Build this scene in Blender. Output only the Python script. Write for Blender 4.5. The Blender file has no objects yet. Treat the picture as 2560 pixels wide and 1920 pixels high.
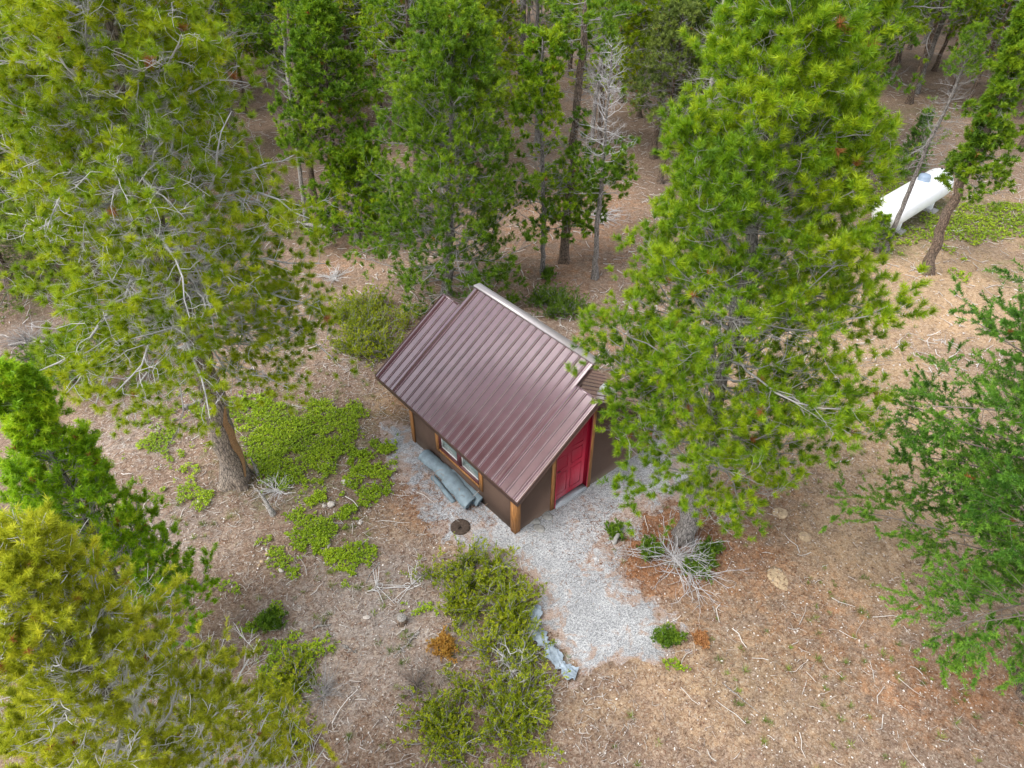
import bpy, math
import numpy as np
from mathutils import Vector

scene = bpy.context.scene
R = math.radians

# ------------------------------------------------------------------ camera
CAM_H = 11.61
PITCH = R(38.8)
FPX = 1733.0            # focal length in pixels of a 2560 px wide frame
cam_d = bpy.data.cameras.new("camera")
cam = bpy.data.objects.new("camera", cam_d)
scene.collection.objects.link(cam)
cam.location = (0, 0, CAM_H)
cam.rotation_euler = (R(90) - PITCH, 0, 0)
cam_d.sensor_width = 36.0
cam_d.lens = 36.0 * FPX / 2560.0
cam_d.clip_start = 0.1
cam_d.clip_end = 1500
scene.camera = cam

# ------------------------------------------------------------------ sky and sun (bright overcast)
SUN_EL, SUN_ROT = R(54), R(245)
world = bpy.data.worlds.new("World")
scene.world = world
world.use_nodes = True
wn = world.node_tree
wn.nodes.clear()
w_out = wn.nodes.new("ShaderNodeOutputWorld")
w_bg = wn.nodes.new("ShaderNodeBackground")
w_sky = wn.nodes.new("ShaderNodeTexSky")
w_sky.sky_type = 'NISHITA'
w_sky.sun_disc = False
w_sky.sun_elevation = SUN_EL
w_sky.sun_rotation = SUN_ROT
w_sky.air_density = 1.0
w_sky.dust_density = 4.0
w_sky.altitude = 2400
w_hsv = wn.nodes.new("ShaderNodeHueSaturation")
w_hsv.inputs["Saturation"].default_value = 0.28
w_hsv.inputs["Value"].default_value = 1.0
wn.links.new(w_sky.outputs[0], w_hsv.inputs["Color"])
wn.links.new(w_hsv.outputs[0], w_bg.inputs["Color"])
w_bg.inputs["Strength"].default_value = 0.15
wn.links.new(w_bg.outputs[0], w_out.inputs["Surface"])

sun_d = bpy.data.lights.new("sun", 'SUN')
sun_d.energy = 1.5
sun_d.angle = R(42)
sun_d.color = (1.0, 0.96, 0.9)
sun = bpy.data.objects.new("sun", sun_d)
scene.collection.objects.link(sun)
# direction towards the sun (sky rotation is measured from +Y, clockwise seen from above)
sv = Vector((math.sin(SUN_ROT) * math.cos(SUN_EL), math.cos(SUN_ROT) * math.cos(SUN_EL), math.sin(SUN_EL)))
sun.rotation_euler = sv.to_track_quat('Z', 'Y').to_euler()

scene.view_settings.view_transform = 'Standard'
scene.view_settings.look = 'None'
scene.view_settings.exposure = 1.72
scene.view_settings.gamma = 1.0

# ------------------------------------------------------------------ locating points (survey of the site)
K = 2560.0 / 2212.0
cp_, sp_ = math.cos(PITCH), math.sin(PITCH)
def ray(x, y):
    X = (x * K - 1280) / FPX; Y = -(y * K - 960) / FPX
    return np.array([X, cp_ + Y * sp_, -sp_ + Y * cp_])
def G(x, y, z=0.0):
    r = ray(x, y); t = (z - CAM_H) / r[2]
    return np.array([0, 0, CAM_H]) + r * t
def PL(x, y, Y0):
    r = ray(x, y); return np.array([0, 0, CAM_H]) + r * (Y0 / r[1])

def vnoise(x, y, s, seed=0):
    x = np.asarray(x) / s; y = np.asarray(y) / s
    xi = np.floor(x).astype(np.int64); yi = np.floor(y).astype(np.int64)
    fx = x - xi; fy = y - yi
    fx = fx * fx * (3 - 2 * fx); fy = fy * fy * (3 - 2 * fy)
    def h(a, b):
        n = (a * 374761393 + b * 668265263 + seed * 974711) & 0x7fffffff
        n = ((n ^ (n >> 13)) * 1274126177) & 0x7fffffff
        n = n ^ (n >> 16)
        return (n & 0xffff) / 65535.0
    return (h(xi, yi) * (1 - fx) + h(xi + 1, yi) * fx) * (1 - fy) + (h(xi, yi + 1) * (1 - fx) + h(xi + 1, yi + 1) * fx) * fy
def fnoise(x, y, s, seed=0):
    return (vnoise(x, y, s, seed) + .5 * vnoise(x, y, s / 2.1, seed + 5) + .25 * vnoise(x, y, s / 4.3, seed + 9)) / 1.75

HN = np.array([0.068, 9.324])          # near corner of the cabin
def gz(x, y):
    x = np.asarray(x, float); y = np.asarray(y, float)
    z = 0.11 * np.exp(-((x - HN[0] - .3) ** 2 + (y - HN[1]) ** 2) / (2 * 1.5 ** 2))
    z = z + 0.07 * (fnoise(x, y, 2.3, 3) - .5) * np.clip((np.hypot(x, y - 11) - 3) / 3, 0, 1)
    far = np.clip((np.hypot(x, y) - 30) / 60, 0, 1)
    return z + far * 0.6 * (fnoise(x, y, 14, 8) - .5)

# ------------------------------------------------------------------ materials
def newmat(name):
    m = bpy.data.materials.new(name); m.use_nodes = True
    nt = m.node_tree; nt.nodes.clear()
    out = nt.nodes.new("ShaderNodeOutputMaterial")
    return m, nt, out
def ramp(nt, stops, fac):
    r = nt.nodes.new("ShaderNodeValToRGB")
    while len(r.color_ramp.elements) < len(stops): r.color_ramp.elements.new(.5)
    for e, (p, c) in zip(r.color_ramp.elements, stops):
        e.position = p; e.color = (*c, 1)
    nt.links.new(fac, r.inputs[0]); return r.outputs[0]
def noise(nt, vec, scale, detail=4, rough=.6, dist=0):
    n = nt.nodes.new("ShaderNodeTexNoise")
    n.inputs["Scale"].default_value = scale; n.inputs["Detail"].default_value = detail
    n.inputs["Roughness"].default_value = rough; n.inputs["Distortion"].default_value = dist
    if vec is not None: nt.links.new(vec, n.inputs["Vector"])
    return n
def voro(nt, vec, scale, feat='F1'):
    n = nt.nodes.new("ShaderNodeTexVoronoi"); n.feature = feat
    n.inputs["Scale"].default_value = scale
    nt.links.new(vec, n.inputs["Vector"]); return n
def mixc(nt, fac, a, b, mode='MIX'):
    m = nt.nodes.new("ShaderNodeMix"); m.data_type = 'RGBA'; m.blend_type = mode
    for s, v in ((m.inputs[0], fac), (m.inputs[6], a), (m.inputs[7], b)):
        if isinstance(v, (int, float)): s.default_value = v
        elif isinstance(v, tuple): s.default_value = (*v, 1)
        else: nt.links.new(v, s)
    return m.outputs[2]
def math_(nt, op, a, b=None, clamp=False):
    m = nt.nodes.new("ShaderNodeMath"); m.operation = op; m.use_clamp = clamp
    for s, v in ((m.inputs[0], a), (m.inputs[1], b)):
        if v is None: continue
        if isinstance(v, (int, float)): s.default_value = v
        else: nt.links.new(v, s)
    return m.outputs[0]
def attr(nt, name):
    a = nt.nodes.new("ShaderNodeAttribute"); a.attribute_name = name; return a.outputs["Fac"]
def ocoord(nt, kind="Object"):
    return nt.nodes.new("ShaderNodeTexCoord").outputs[kind]
def bsdf(nt, out, col, rough=.8, spec=.3, metal=0, bump=None, bstr=.3, bdist=.02, coat=0):
    p = nt.nodes.new("ShaderNodeBsdfPrincipled")
    if isinstance(col, tuple): p.inputs["Base Color"].default_value = (*col, 1)
    else: nt.links.new(col, p.inputs["Base Color"])
    if isinstance(rough, (int, float)): p.inputs["Roughness"].default_value = rough
    else: nt.links.new(rough, p.inputs["Roughness"])
    p.inputs["Specular IOR Level"].default_value = spec
    p.inputs["Metallic"].default_value = metal
    p.inputs["Coat Weight"].default_value = coat
    if bump is not None:
        b = nt.nodes.new("ShaderNodeBump"); b.inputs["Strength"].default_value = bstr
        b.inputs["Distance"].default_value = bdist
        nt.links.new(bump, b.inputs["Height"]); nt.links.new(b.outputs[0], p.inputs["Normal"])
    nt.links.new(p.outputs[0], out.inputs[0]); return p

def mat_plain(name, c, rough=.7, spec=.3, metal=0, var=.15, scale=20, bstr=.2, bdist=.005):
    c = tuple(x * .74 for x in c)
    m, nt, out = newmat(name); v = ocoord(nt)
    n = noise(nt, v, scale, 5).outputs["Fac"]
    lo = tuple(x * (1 - var) for x in c); hi = tuple(min(1, x * (1 + var)) for x in c)
    bsdf(nt, out, ramp(nt, [(.3, lo), (.7, hi)], n), rough, spec, metal, n, bstr, bdist)
    return m

def mat_needles(name, dark, mid, tip, trans=.45):
    m, nt, out = newmat(name)
    t = attr(nt, "tint")
    c = ramp(nt, [(.0, (.34, .14, .04)), (.012, (.30, .13, .04)), (.02, dark), (.55, mid), (1.0, tip)], t)
    d = nt.nodes.new("ShaderNodeBsdfPrincipled"); d.inputs["Roughness"].default_value = .5
    d.inputs["Specular IOR Level"].default_value = .35
    nt.links.new(c, d.inputs["Base Color"])
    tr = nt.nodes.new("ShaderNodeBsdfTranslucent"); nt.links.new(c, tr.inputs[0])
    mx = nt.nodes.new("ShaderNodeMixShader"); mx.inputs[0].default_value = trans
    nt.links.new(d.outputs[0], mx.inputs[1]); nt.links.new(tr.outputs[0], mx.inputs[2])
    nt.links.new(mx.outputs[0], out.inputs[0]); return m

def mat_bark(name, a, b, c, sc=9):
    a, b, c = (tuple(x * .78 for x in q) for q in (a, b, c))
    m, nt, out = newmat(name); v = ocoord(nt)
    mp = nt.nodes.new("ShaderNodeMapping"); mp.inputs["Scale"].default_value = (1, 1, .28)
    nt.links.new(v, mp.inputs[0])
    n1 = noise(nt, mp.outputs[0], sc * 3, 6, .7, .6).outputs["Fac"]
    n2 = noise(nt, v, sc * .22, 3).outputs["Fac"]
    vo = voro(nt, mp.outputs[0], sc * 2.6, 'DISTANCE_TO_EDGE').outputs["Distance"]
    crack = ramp(nt, [(0, (.25, .25, .25)), (.12, (1, 1, 1))], vo)
    col = mixc(nt, n2, ramp(nt, [(.32, a), (.62, b)], n1), ramp(nt, [(.35, a), (.6, c)], n1))
    col = mixc(nt, 1.0, col, crack, 'MULTIPLY')
    h = math_(nt, 'ADD', n1, math_(nt, 'MINIMUM', vo, .15))
    bsdf(nt, out, col, .9, .15, 0, h, .9, .03)
    return m

M = {}
M['bark'] = mat_bark('pine_bark', (.09, .07, .055), (.30, .26, .22), (.36, .22, .14))
M['bark_grey'] = mat_bark('grey_bark', (.16, .14, .13), (.42, .39, .36), (.36, .32, .29))
M['bark_old'] = mat_bark('old_pine_bark', (.17, .14, .12), (.46, .41, .36), (.52, .38, .27))
M['deadwood'] = mat_bark('dead_wood', (.34, .32, .30), (.62, .58, .54), (.55, .49, .43), 14)
M['twig'] = mat_plain('grey_twig', (.36, .34, .33), .85, .2, 0, .3, 6)
M['twig_light'] = mat_plain('light_grey_twig', (.60, .58, .58), .85, .2, 0, .3, 6)
M['twig_brown'] = mat_plain('brown_twig', (.24, .20, .17), .85, .2, 0, .3, 6)
M['pale_twig'] = mat_plain('pale_twig', (.74, .72, .71), .8, .2, 0, .2, 6)
M['scar'] = mat_plain('bare_orange_wood', (.42, .24, .12), .8, .2, 0, .35, 25)
M['ndl_olive'] = mat_needles('olive_needles', (.08, .155, .004), (.225, .335, .005), (.46, .50, .010))
M['ndl_green'] = mat_needles('green_needles', (.06, .15, .006), (.18, .32, .007), (.40, .50, .012))
M['ndl_lime'] = mat_needles('lime_needles', (.09, .22, .006), (.28, .48, .010), (.52, .64, .02), .45)
M['ndl_deep'] = mat_needles('deep_green_needles', (.05, .12, .008), (.135, .26, .010), (.30, .42, .015))
M['ndl_yellow'] = mat_needles('yellow_green_needles', (.16, .21, .010), (.42, .46, .020), (.72, .70, .05))
M['ndl_fir'] = mat_needles('fir_needles', (.04, .125, .014), (.11, .26, .024), (.24, .42, .04))
M['ndl_spruce'] = mat_needles('dull_needles', (.07, .11, .025), (.16, .22, .04), (.28, .34, .06))
M['ndl_juniper'] = mat_needles('juniper_sprays', (.11, .17, .008), (.36, .44, .015), (.66, .66, .035))
M['ndl_jungreen'] = mat_needles('green_juniper_sprays', (.06, .13, .012), (.15, .28, .018), (.32, .44, .035))
M['leaf'] = mat_needles('groundcover_leaves', (.10, .18, .008), (.32, .46, .012), (.56, .64, .03), .4)
M['orange'] = mat_needles('orange_dying_sprays', (.38, .20, .03), (.55, .30, .06), (.62, .42, .08), .3)
M['rusty'] = mat_needles('rusty_needles', (.30, .13, .05), (.42, .19, .07), (.55, .32, .13), .1)

def mat_litter():
    m, nt, out = newmat('litter')
    c = ramp(nt, [(0, (.10, .05, .03)), (.25, (.25, .10, .045)), (.45, (.27, .17, .11)), (.7, (.38, .32, .28)), (1, (.60, .56, .52))], attr(nt, "tint"))
    bsdf(nt, out, c, .85, .2); return m
M['litter'] = mat_litter()

def mat_ground():
    m, nt, out = newmat('forest_floor'); v = ocoord(nt)
    n_big = noise(nt, v, .55, 5, .6, .3).outputs["Fac"]
    n_mid = noise(nt, v, 3.2, 6, .7, .4).outputs["Fac"]
    n_fine = noise(nt, v, 19, 7, .82, 1.4).outputs["Fac"]
    vc = voro(nt, v, 34).outputs["Color"]
    sep = nt.nodes.new("ShaderNodeSeparateColor"); nt.links.new(vc, sep.inputs[0])
    r1 = sep.outputs[0]
    # needle duff with twigs
    duff = ramp(nt, [(.30, (.10, .062, .043)), (.44, (.28, .19, .135)), (.56, (.46, .35, .27)), (.70, (.76, .67, .58))], n_fine)
    tan = ramp(nt, [(.30, (.22, .13, .07)), (.44, (.50, .34, .20)), (.56, (.68, .51, .33)), (.70, (.92, .80, .62))], n_fine)
    rust = ramp(nt, [(.30, (.15, .055, .025)), (.44, (.38, .17, .075)), (.57, (.56, .30, .16)), (.74, (.80, .58, .42))], n_fine)
    grey = ramp(nt, [(.30, (.17, .13, .105)), (.44, (.38, .32, .275)), (.56, (.54, .485, .44)), (.70, (.82, .77, .72))], n_fine)
    green = ramp(nt, [(.3, (.06, .07, .02)), (.5, (.17, .20, .07)), (.7, (.36, .36, .16))], n_fine)
    def msk(name, lo=.3, hi=.62):
        a = attr(nt, name)
        x = math_(nt, 'ADD', a, math_(nt, 'MULTIPLY', math_(nt, 'SUBTRACT', n_mid, .5), 1.5))
        return ramp(nt, [(lo, (0, 0, 0)), (hi, (1, 1, 1))], x)
    col = mixc(nt, msk('tan', .2, .8), duff, tan)
    col = mixc(nt, msk('grey', .35, .75), col, grey)
    col = mixc(nt, msk('rust', .25, .8), col, rust)
    col = mixc(nt, math_(nt, 'MULTIPLY', msk('green', .35, .7), .75), col, green)
    # scattered chips and pebbles
    chip = ramp(nt, [(.90, (0, 0, 0)), (.94, (1, 1, 1))], r1)
    dark = ramp(nt, [(.0, (1, 1, 1)), (.10, (0, 0, 0))], r1)
    col = mixc(nt, math_(nt, 'MULTIPLY', chip, .6), col, (.62, .53, .42))
    col = mixc(nt, math_(nt, 'MULTIPLY', dark, .6), col, (.10, .06, .045))
    tone = ramp(nt, [(.3, (.49, .49, .50)), (.7, (.74, .70, .67))], n_big)
    col = mixc(nt, 1.0, col, tone, 'MULTIPLY')
    n_m2 = noise(nt, v, 7.5, 5, .75, .8).outputs['Fac']
    col = mixc(nt, 1.0, col, ramp(nt, [(.34, (.62, .58, .55)), (.5, (1, 1, 1)), (.66, (1.22, 1.2, 1.17))], n_m2), 'MULTIPLY')
    bsdf(nt, out, col, .95, .1, 0, n_fine, .8, .03)
    return m
M['ground'] = mat_ground()

def mat_gravel():
    m, nt, out = newmat('gravel'); v = ocoord(nt)
    vo = voro(nt, v, 62); sep = nt.nodes.new("ShaderNodeSeparateColor"); nt.links.new(vo.outputs["Color"], sep.inputs[0])
    vo2 = voro(nt, v, 130); sep2 = nt.nodes.new("ShaderNodeSeparateColor"); nt.links.new(vo2.outputs["Color"], sep2.inputs[0])
    mixed = math_(nt, 'ADD', math_(nt, 'MULTIPLY', sep.outputs[0], .6), math_(nt, 'MULTIPLY', sep2.outputs[1], .4))
    c = ramp(nt, [(.10, (.18, .18, .185)), (.35, (.37, .375, .38)), (.6, (.52, .52, .52)), (.9, (.76, .76, .75))], mixed)
    nb = noise(nt, v, 1.3, 5, .65).outputs["Fac"]
    c = mixc(nt, 1.0, c, ramp(nt, [(.35, (.62, .62, .63)), (.65, (.95, .95, .96))], nb), 'MULTIPLY')
    # blown in needles in patches
    nr = noise(nt, v, 2.6, 7, .72, .5).outputs["Fac"]
    f = ramp(nt, [(.60, (0, 0, 0)), (.70, (1, 1, 1))], math_(nt, 'ADD', nr, math_(nt, 'MULTIPLY', math_(nt, 'SUBTRACT', 1.0, attr(nt, 'pure')), .22)))
    c = mixc(nt, math_(nt, 'MULTIPLY', f, .7), c, ramp(nt, [(.3, (.20, .11, .07)), (.7, (.48, .33, .23))], noise(nt, v, 40, 4).outputs["Fac"]))
    bsdf(nt, out, c, .9, .2, 0, vo.outputs["Distance"], .9, .02)
    return m
M['gravel'] = mat_gravel()

def mat_roof():
    m, nt, out = newmat('brown_metal_roof'); v = ocoord(nt)
    n = noise(nt, v, 3, 5, .6).outputs["Fac"]; n2 = noise(nt, v, 160, 3, .6).outputs["Fac"]
    c = ramp(nt, [(.3, (.085, .036, .043)), (.7, (.110, .050, .058))], n)
    sp = ramp(nt, [(.70, (0, 0, 0)), (.74, (1, 1, 1))], n2)
    c = mixc(nt, math_(nt, 'MULTIPLY', sp, .35), c, (.45, .38, .36))
    rg = ramp(nt, [(.3, (.13, .13, .13)), (.7, (.19, .19, .19))], noise(nt, v, 1.3, 4).outputs["Fac"])
    p = bsdf(nt, out, c, rg, 1.0, .16, n, .03, .02)
    p.inputs["Coat Weight"].default_value = .7; p.inputs["Coat Roughness"].default_value = .09
    return m
M['roof'] = mat_roof()
M['cap'] = mat_plain('ridge_metal', (.52, .47, .46), .35, .6, .35, .05, 4, .02)  # pale base colour stands in for sky reflected in the brown ridge metal
M['roof_trim'] = mat_plain('brown_trim', (.105, .055, .042), .55, .4, 0, .1, 8)
M['edge'] = mat_plain('pale_metal_edge', (.55, .50, .48), .35, .6, .4, .1, 8)

def mat_siding():
    m, nt, out = newmat('brown_siding'); v = ocoord(nt)
    n = noise(nt, v, 2.2, 6, .65).outputs["Fac"]; nf = noise(nt, v, 90, 4, .7).outputs["Fac"]
    c = ramp(nt, [(.3, (.060, .036, .026)), (.7, (.085, .053, .038))], n)
    c = mixc(nt, .35, c, ramp(nt, [(.3, (.055, .034, .026)), (.7, (.14, .09, .066))], nf))
    gz_ = nt.nodes.new("ShaderNodeSeparateXYZ"); nt.links.new(v, gz_.inputs[0])
    dirt = ramp(nt, [(.0, (1, 1, 1)), (.22, (0, 0, 0))], math_(nt, 'ADD', gz_.outputs[2], math_(nt, 'MULTIPLY', n, -.12)))
    c = mixc(nt, math_(nt, 'MULTIPLY', dirt, .35), c, (.24, .19, .15))
    bsdf(nt, out, c, .85, .2, 0, nf, .35, .006); return m
M['siding'] = mat_siding()
def mat_stain():
    m, nt, out = newmat('stained_wood'); v = ocoord(nt)
    mp = nt.nodes.new("ShaderNodeMapping"); mp.inputs["Scale"].default_value = (22, 22, 2.2); nt.links.new(v, mp.inputs[0])
    n = noise(nt, mp.outputs[0], 1.4, 6, .7, .4).outputs["Fac"]
    n2 = noise(nt, v, 5, 3).outputs["Fac"]
    c = ramp(nt, [(.3, (.07, .028, .010)), (.5, (.26, .105, .025)), (.7, (.44, .21, .06))], n)
    c = mixc(nt, math_(nt, 'MULTIPLY', n2, .5), c, (.15, .075, .03))
    bsdf(nt, out, c, .6, .35, 0, n, .4, .006); return m
M['stain'] = mat_stain()
M['red'] = mat_plain('red_paint', (.36, .003, .028), .45, .5, 0, .12, 3, .05)
M['maroon'] = mat_plain('maroon_paint', (.10, .022, .025), .5, .4, 0, .1, 6)
M['vinyl'] = mat_plain('pale_sash', (.62, .62, .60), .45, .4, 0, .05, 6)
M['sill'] = mat_plain('aluminium_sill', (.40, .41, .43), .4, .5, .2, .06, 8)
M['black'] = mat_plain('black_metal', (.02, .02, .02), .4, .5, .5, .1, 8)
def mat_glass():
    m, nt, out = newmat('window_glass'); v = ocoord(nt)
    n = noise(nt, v, 2, 3).outputs["Fac"]
    bsdf(nt, out, ramp(nt, [(.3, (.10, .15, .14)), (.7, (.20, .26, .25))], n), .06, .9, 0, n, .02, .01); return m
M['glass'] = mat_glass()
M['tank'] = mat_plain('white_tank_paint', (1.12, 1.13, 1.15), .35, .5, 0, .03, 3, .02)
M['tank_lid'] = mat_plain('blue_grey_lid', (.33, .42, .55), .4, .4, 0, .06, 6)
M['concrete'] = mat_plain('concrete', (.42, .40, .37), .9, .2, 0, .25, 14, .5)
M['wire'] = mat_plain('white_wire', (.78, .77, .76), .45, .5, .2, .08, 10)
def mat_net():
    m, nt, out = newmat('grey_netting'); v = ocoord(nt)
    n = noise(nt, v, 6, 5, .6).outputs["Fac"]
    w1 = nt.nodes.new("ShaderNodeTexWave"); w1.inputs["Scale"].default_value = 16; w1.bands_direction = 'X'; w1.inputs["Distortion"].default_value = 1.2
    nt.links.new(v, w1.inputs[0])
    c = ramp(nt, [(.3, (.06, .09, .11)), (.7, (.15, .21, .24))], n)
    c = mixc(nt, math_(nt, 'MULTIPLY', w1.outputs[1], .22), c, (.42, .46, .47))
    bsdf(nt, out, c, .5, .45, 0, w1.outputs[1], .35, .01); return m
M['net'] = mat_net()
M['fabric'] = mat_plain('blue_grey_fabric', (.36, .43, .50), .6, .3, 0, .35, 9, .6, .02)
M['stone'] = mat_plain('pale_stone', (.58, .52, .46), .9, .2, 0, .3, 18, .6, .02)
M['stone_tan'] = mat_plain('tan_stone', (.58, .43, .27), .9, .2, 0, .3, 18, .6, .02)
M['stone_grey'] = mat_plain('grey_stone', (.30, .29, .27), .9, .2, 0, .4, 18, .6, .02)
M['lid_dirt'] = mat_plain('dirt_crusted_iron', (.085, .06, .045), .9, .2, 0, .4, 22, .8, .02)

# ------------------------------------------------------------------ mesh helpers
COL = scene.collection
def link(o, parent=None):
    COL.objects.link(o)
    if parent is not None: o.parent = parent
    return o
def tag(o, label=None, cat=None, group=None, kind=None):
    if label: o['label'] = label
    if cat: o['category'] = cat
    if group: o['group'] = group
    if kind: o['kind'] = kind
    return o
def empty(name, loc, rz=0):
    o = bpy.data.objects.new(name, None); COL.objects.link(o)
    o.location = tuple(float(q) for q in loc); o.rotation_euler = (0, 0, rz); o.empty_display_size = .2
    return o

class MB:
    def __init__(s): s.V = []; s.F = []; s.n = 0; s.A = []
    def add(s, V, F, tint=None):
        V = np.asarray(V, float).reshape(-1, 3); F = np.asarray(F, np.int64)
        s.V.append(V); s.F.append(F + s.n); s.n += len(V)
        s.A.append(np.full(len(V), .5) if tint is None else np.broadcast_to(tint, (len(V),)).astype(float))
    def box(s, x0, x1, y0, y1, z0, z1):
        V = [(x, y, z) for z in (z0, z1) for y in (y0, y1) for x in (x0, x1)]
        s.add(V, [(0, 2, 3, 1), (4, 5, 7, 6), (0, 1, 5, 4), (2, 6, 7, 3), (0, 4, 6, 2), (1, 3, 7, 5)])
    def prism(s, poly, axis, a0, a1):
        """polygon of 2D points extruded along axis 0 (x; poly = (y,z)) or 1 (y; poly = (x,z)) or 2"""
        n = len(poly); V = []
        for a in (a0, a1):
            for p, q in poly:
                V.append((a, p, q) if axis == 0 else ((p, a, q) if axis == 1 else (p, q, a)))
        s.add(V, [(i, (i + 1) % n, (i + 1) % n + n, i + n) for i in range(n)])
        tri = [(0, i, i + 1) for i in range(1, n - 1)] + [(n, n + i + 1, n + i) for i in range(1, n - 1)]
        s.n -= 2 * n; s.V.append(np.zeros((0, 3))); s.A.append(np.zeros(0)); s.F.append(np.asarray(tri) + s.n); s.n += 2 * n
    def tube(s, P, Rr, sides=8, cap=True, tint=None):
        P = np.asarray(P, float)[None]; Rr = np.asarray(Rr, float)[None]
        V, F = tubes(P, Rr, sides); s.add(V, F, tint)
        if cap:
            n = P.shape[1]; b = s.n - len(V)
            for r in (0, n - 1):
                c = len(V)
                s.V.append(P[:, r]); s.A.append(np.full(1, .5)); ci = s.n; s.n += 1
                s.F.append(np.array([(b + r * sides + i, b + r * sides + (i + 1) % sides, ci) for i in range(sides)]))
    def build(s, name, mat, parent=None, smooth=False, mesh_only=False):
        V = np.concatenate(s.V) if s.V else np.zeros((0, 3))
        me = bpy.data.meshes.new(name)
        me.vertices.add(len(V)); me.vertices.foreach_set("co", V.astype(np.float32).ravel())
        loops = []; starts = []; totals = []; k = 0
        for F in s.F:
            if len(F) == 0: continue
            w = F.shape[1]; loops.append(F.ravel()); m = len(F)
            starts.append(np.arange(m) * w + k); totals.append(np.full(m, w)); k += m * w
        loops = np.concatenate(loops); starts = np.concatenate(starts); totals = np.concatenate(totals)
        me.loops.add(len(loops)); me.loops.foreach_set("vertex_index", loops.astype(np.int32))
        me.polygons.add(len(starts)); me.polygons.foreach_set("loop_start", starts.astype(np.int32))
        try: me.polygons.foreach_set("loop_total", totals.astype(np.int32))
        except Exception: pass
        me.update(calc_edges=True)
        at = me.attributes.new("tint", 'FLOAT', 'POINT'); at.data.foreach_set("value", np.concatenate(s.A).astype(np.float32))
        if smooth: me.polygons.foreach_set("use_smooth", np.ones(len(me.polygons), bool))
        me.materials.append(mat)
        if mesh_only: return me
        return link(bpy.data.objects.new(name, me), parent)

def norm(v): return v / np.maximum(np.linalg.norm(v, axis=-1, keepdims=True), 1e-9)
def tubes(P, Rr, sides=4):
    m, n, _ = P.shape
    T = np.zeros_like(P); T[:, 1:-1] = P[:, 2:] - P[:, :-2]; T[:, 0] = P[:, 1] - P[:, 0]; T[:, -1] = P[:, -1] - P[:, -2]
    T = norm(T)
    ref = np.where(np.abs(T[:, :1, 2:3]) > .8, np.array([1., 0, 0]), np.array([0, 0, 1.]))
    ref = np.broadcast_to(ref, T.shape)
    U = norm(np.cross(T, ref)); W = np.cross(T, U)
    a = np.arange(sides) * 2 * np.pi / sides
    V = P[:, :, None, :] + Rr[:, :, None, None] * (np.cos(a)[None, None, :, None] * U[:, :, None, :] + np.sin(a)[None, None, :, None] * W[:, :, None, :])
    base = (np.arange(m) * n * sides)[:, None, None] + (np.arange(n - 1) * sides)[None, :, None] + np.arange(sides)[None, None, :]
    nx = (np.arange(m) * n * sides)[:, None, None] + (np.arange(n - 1) * sides)[None, :, None] + ((np.arange(sides) + 1) % sides)[None, None, :]
    F = np.stack([base, nx, nx + sides, base + sides], -1).reshape(-1, 4)
    return V.reshape(-1, 3), F

UP = np.array([0, 0, 1.])
def walk(rng, P0, D0, L, n, wig, lift):
    """m polylines of n points from P0 in direction D0, length L, random wiggle, upward lift"""
    m = len(P0); P = np.zeros((m, n, 3)); P[:, 0] = P0; D = norm(D0)
    step = (L / (n - 1))[:, None]
    lf = np.broadcast_to(np.asarray(lift, float), (m,))[:, None]
    for k in range(1, n):
        D = norm(D + rng.normal(0, wig, (m, 3)) + lf * UP)
        P[:, k] = P[:, k - 1] + D * step
    return P
def sample(P, i, t):
    """point and tangent on polylines P[i] at parameter t"""
    n = P.shape[1]; f = t * (n - 1); k = np.minimum(f.astype(int), n - 2); u = (f - k)[:, None]
    a = P[i, k]; b = P[i, k + 1]
    return a * (1 - u) + b * u, norm(b - a)
def needles(rng, P, A, L, nn, ln, wd, tilt, tint, jit=.12):
    """bottlebrush shoots: nn flat needles round each axis"""
    m = len(P); A = norm(A)
    ref = norm(np.cross(A, rng.normal(0, 1, (m, 3)))); W = np.cross(A, ref)
    s = rng.random((m, nn)) ; th = rng.random((m, nn)) * 2 * np.pi
    rad = np.cos(th)[..., None] * ref[:, None] + np.sin(th)[..., None] * W[:, None]
    tl = tilt + rng.normal(0, .15, (m, nn)) + (1 - s) * .15
    d = rad * np.sin(tl)[..., None] + A[:, None] * np.cos(tl)[..., None]
    base = P[:, None] + A[:, None] * (s * L[:, None])[..., None]
    l = ln * (.7 + .5 * rng.random((m, nn)))[..., None]
    side = norm(np.cross(d, rng.normal(0, 1, (m, nn, 3)))) * wd * .5
    V = np.stack([base - side, base + side, base + d * l], 2).reshape(-1, 3)
    F = np.arange(m * nn * 3).reshape(-1, 3)
    tt = tint[:, None] + rng.normal(0, jit, (m, nn))
    tt = np.where(tint[:, None] < 0, 0.0, np.clip(tt, .03, 1))
    return V, F, np.repeat(tt.reshape(-1), 3)

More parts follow.
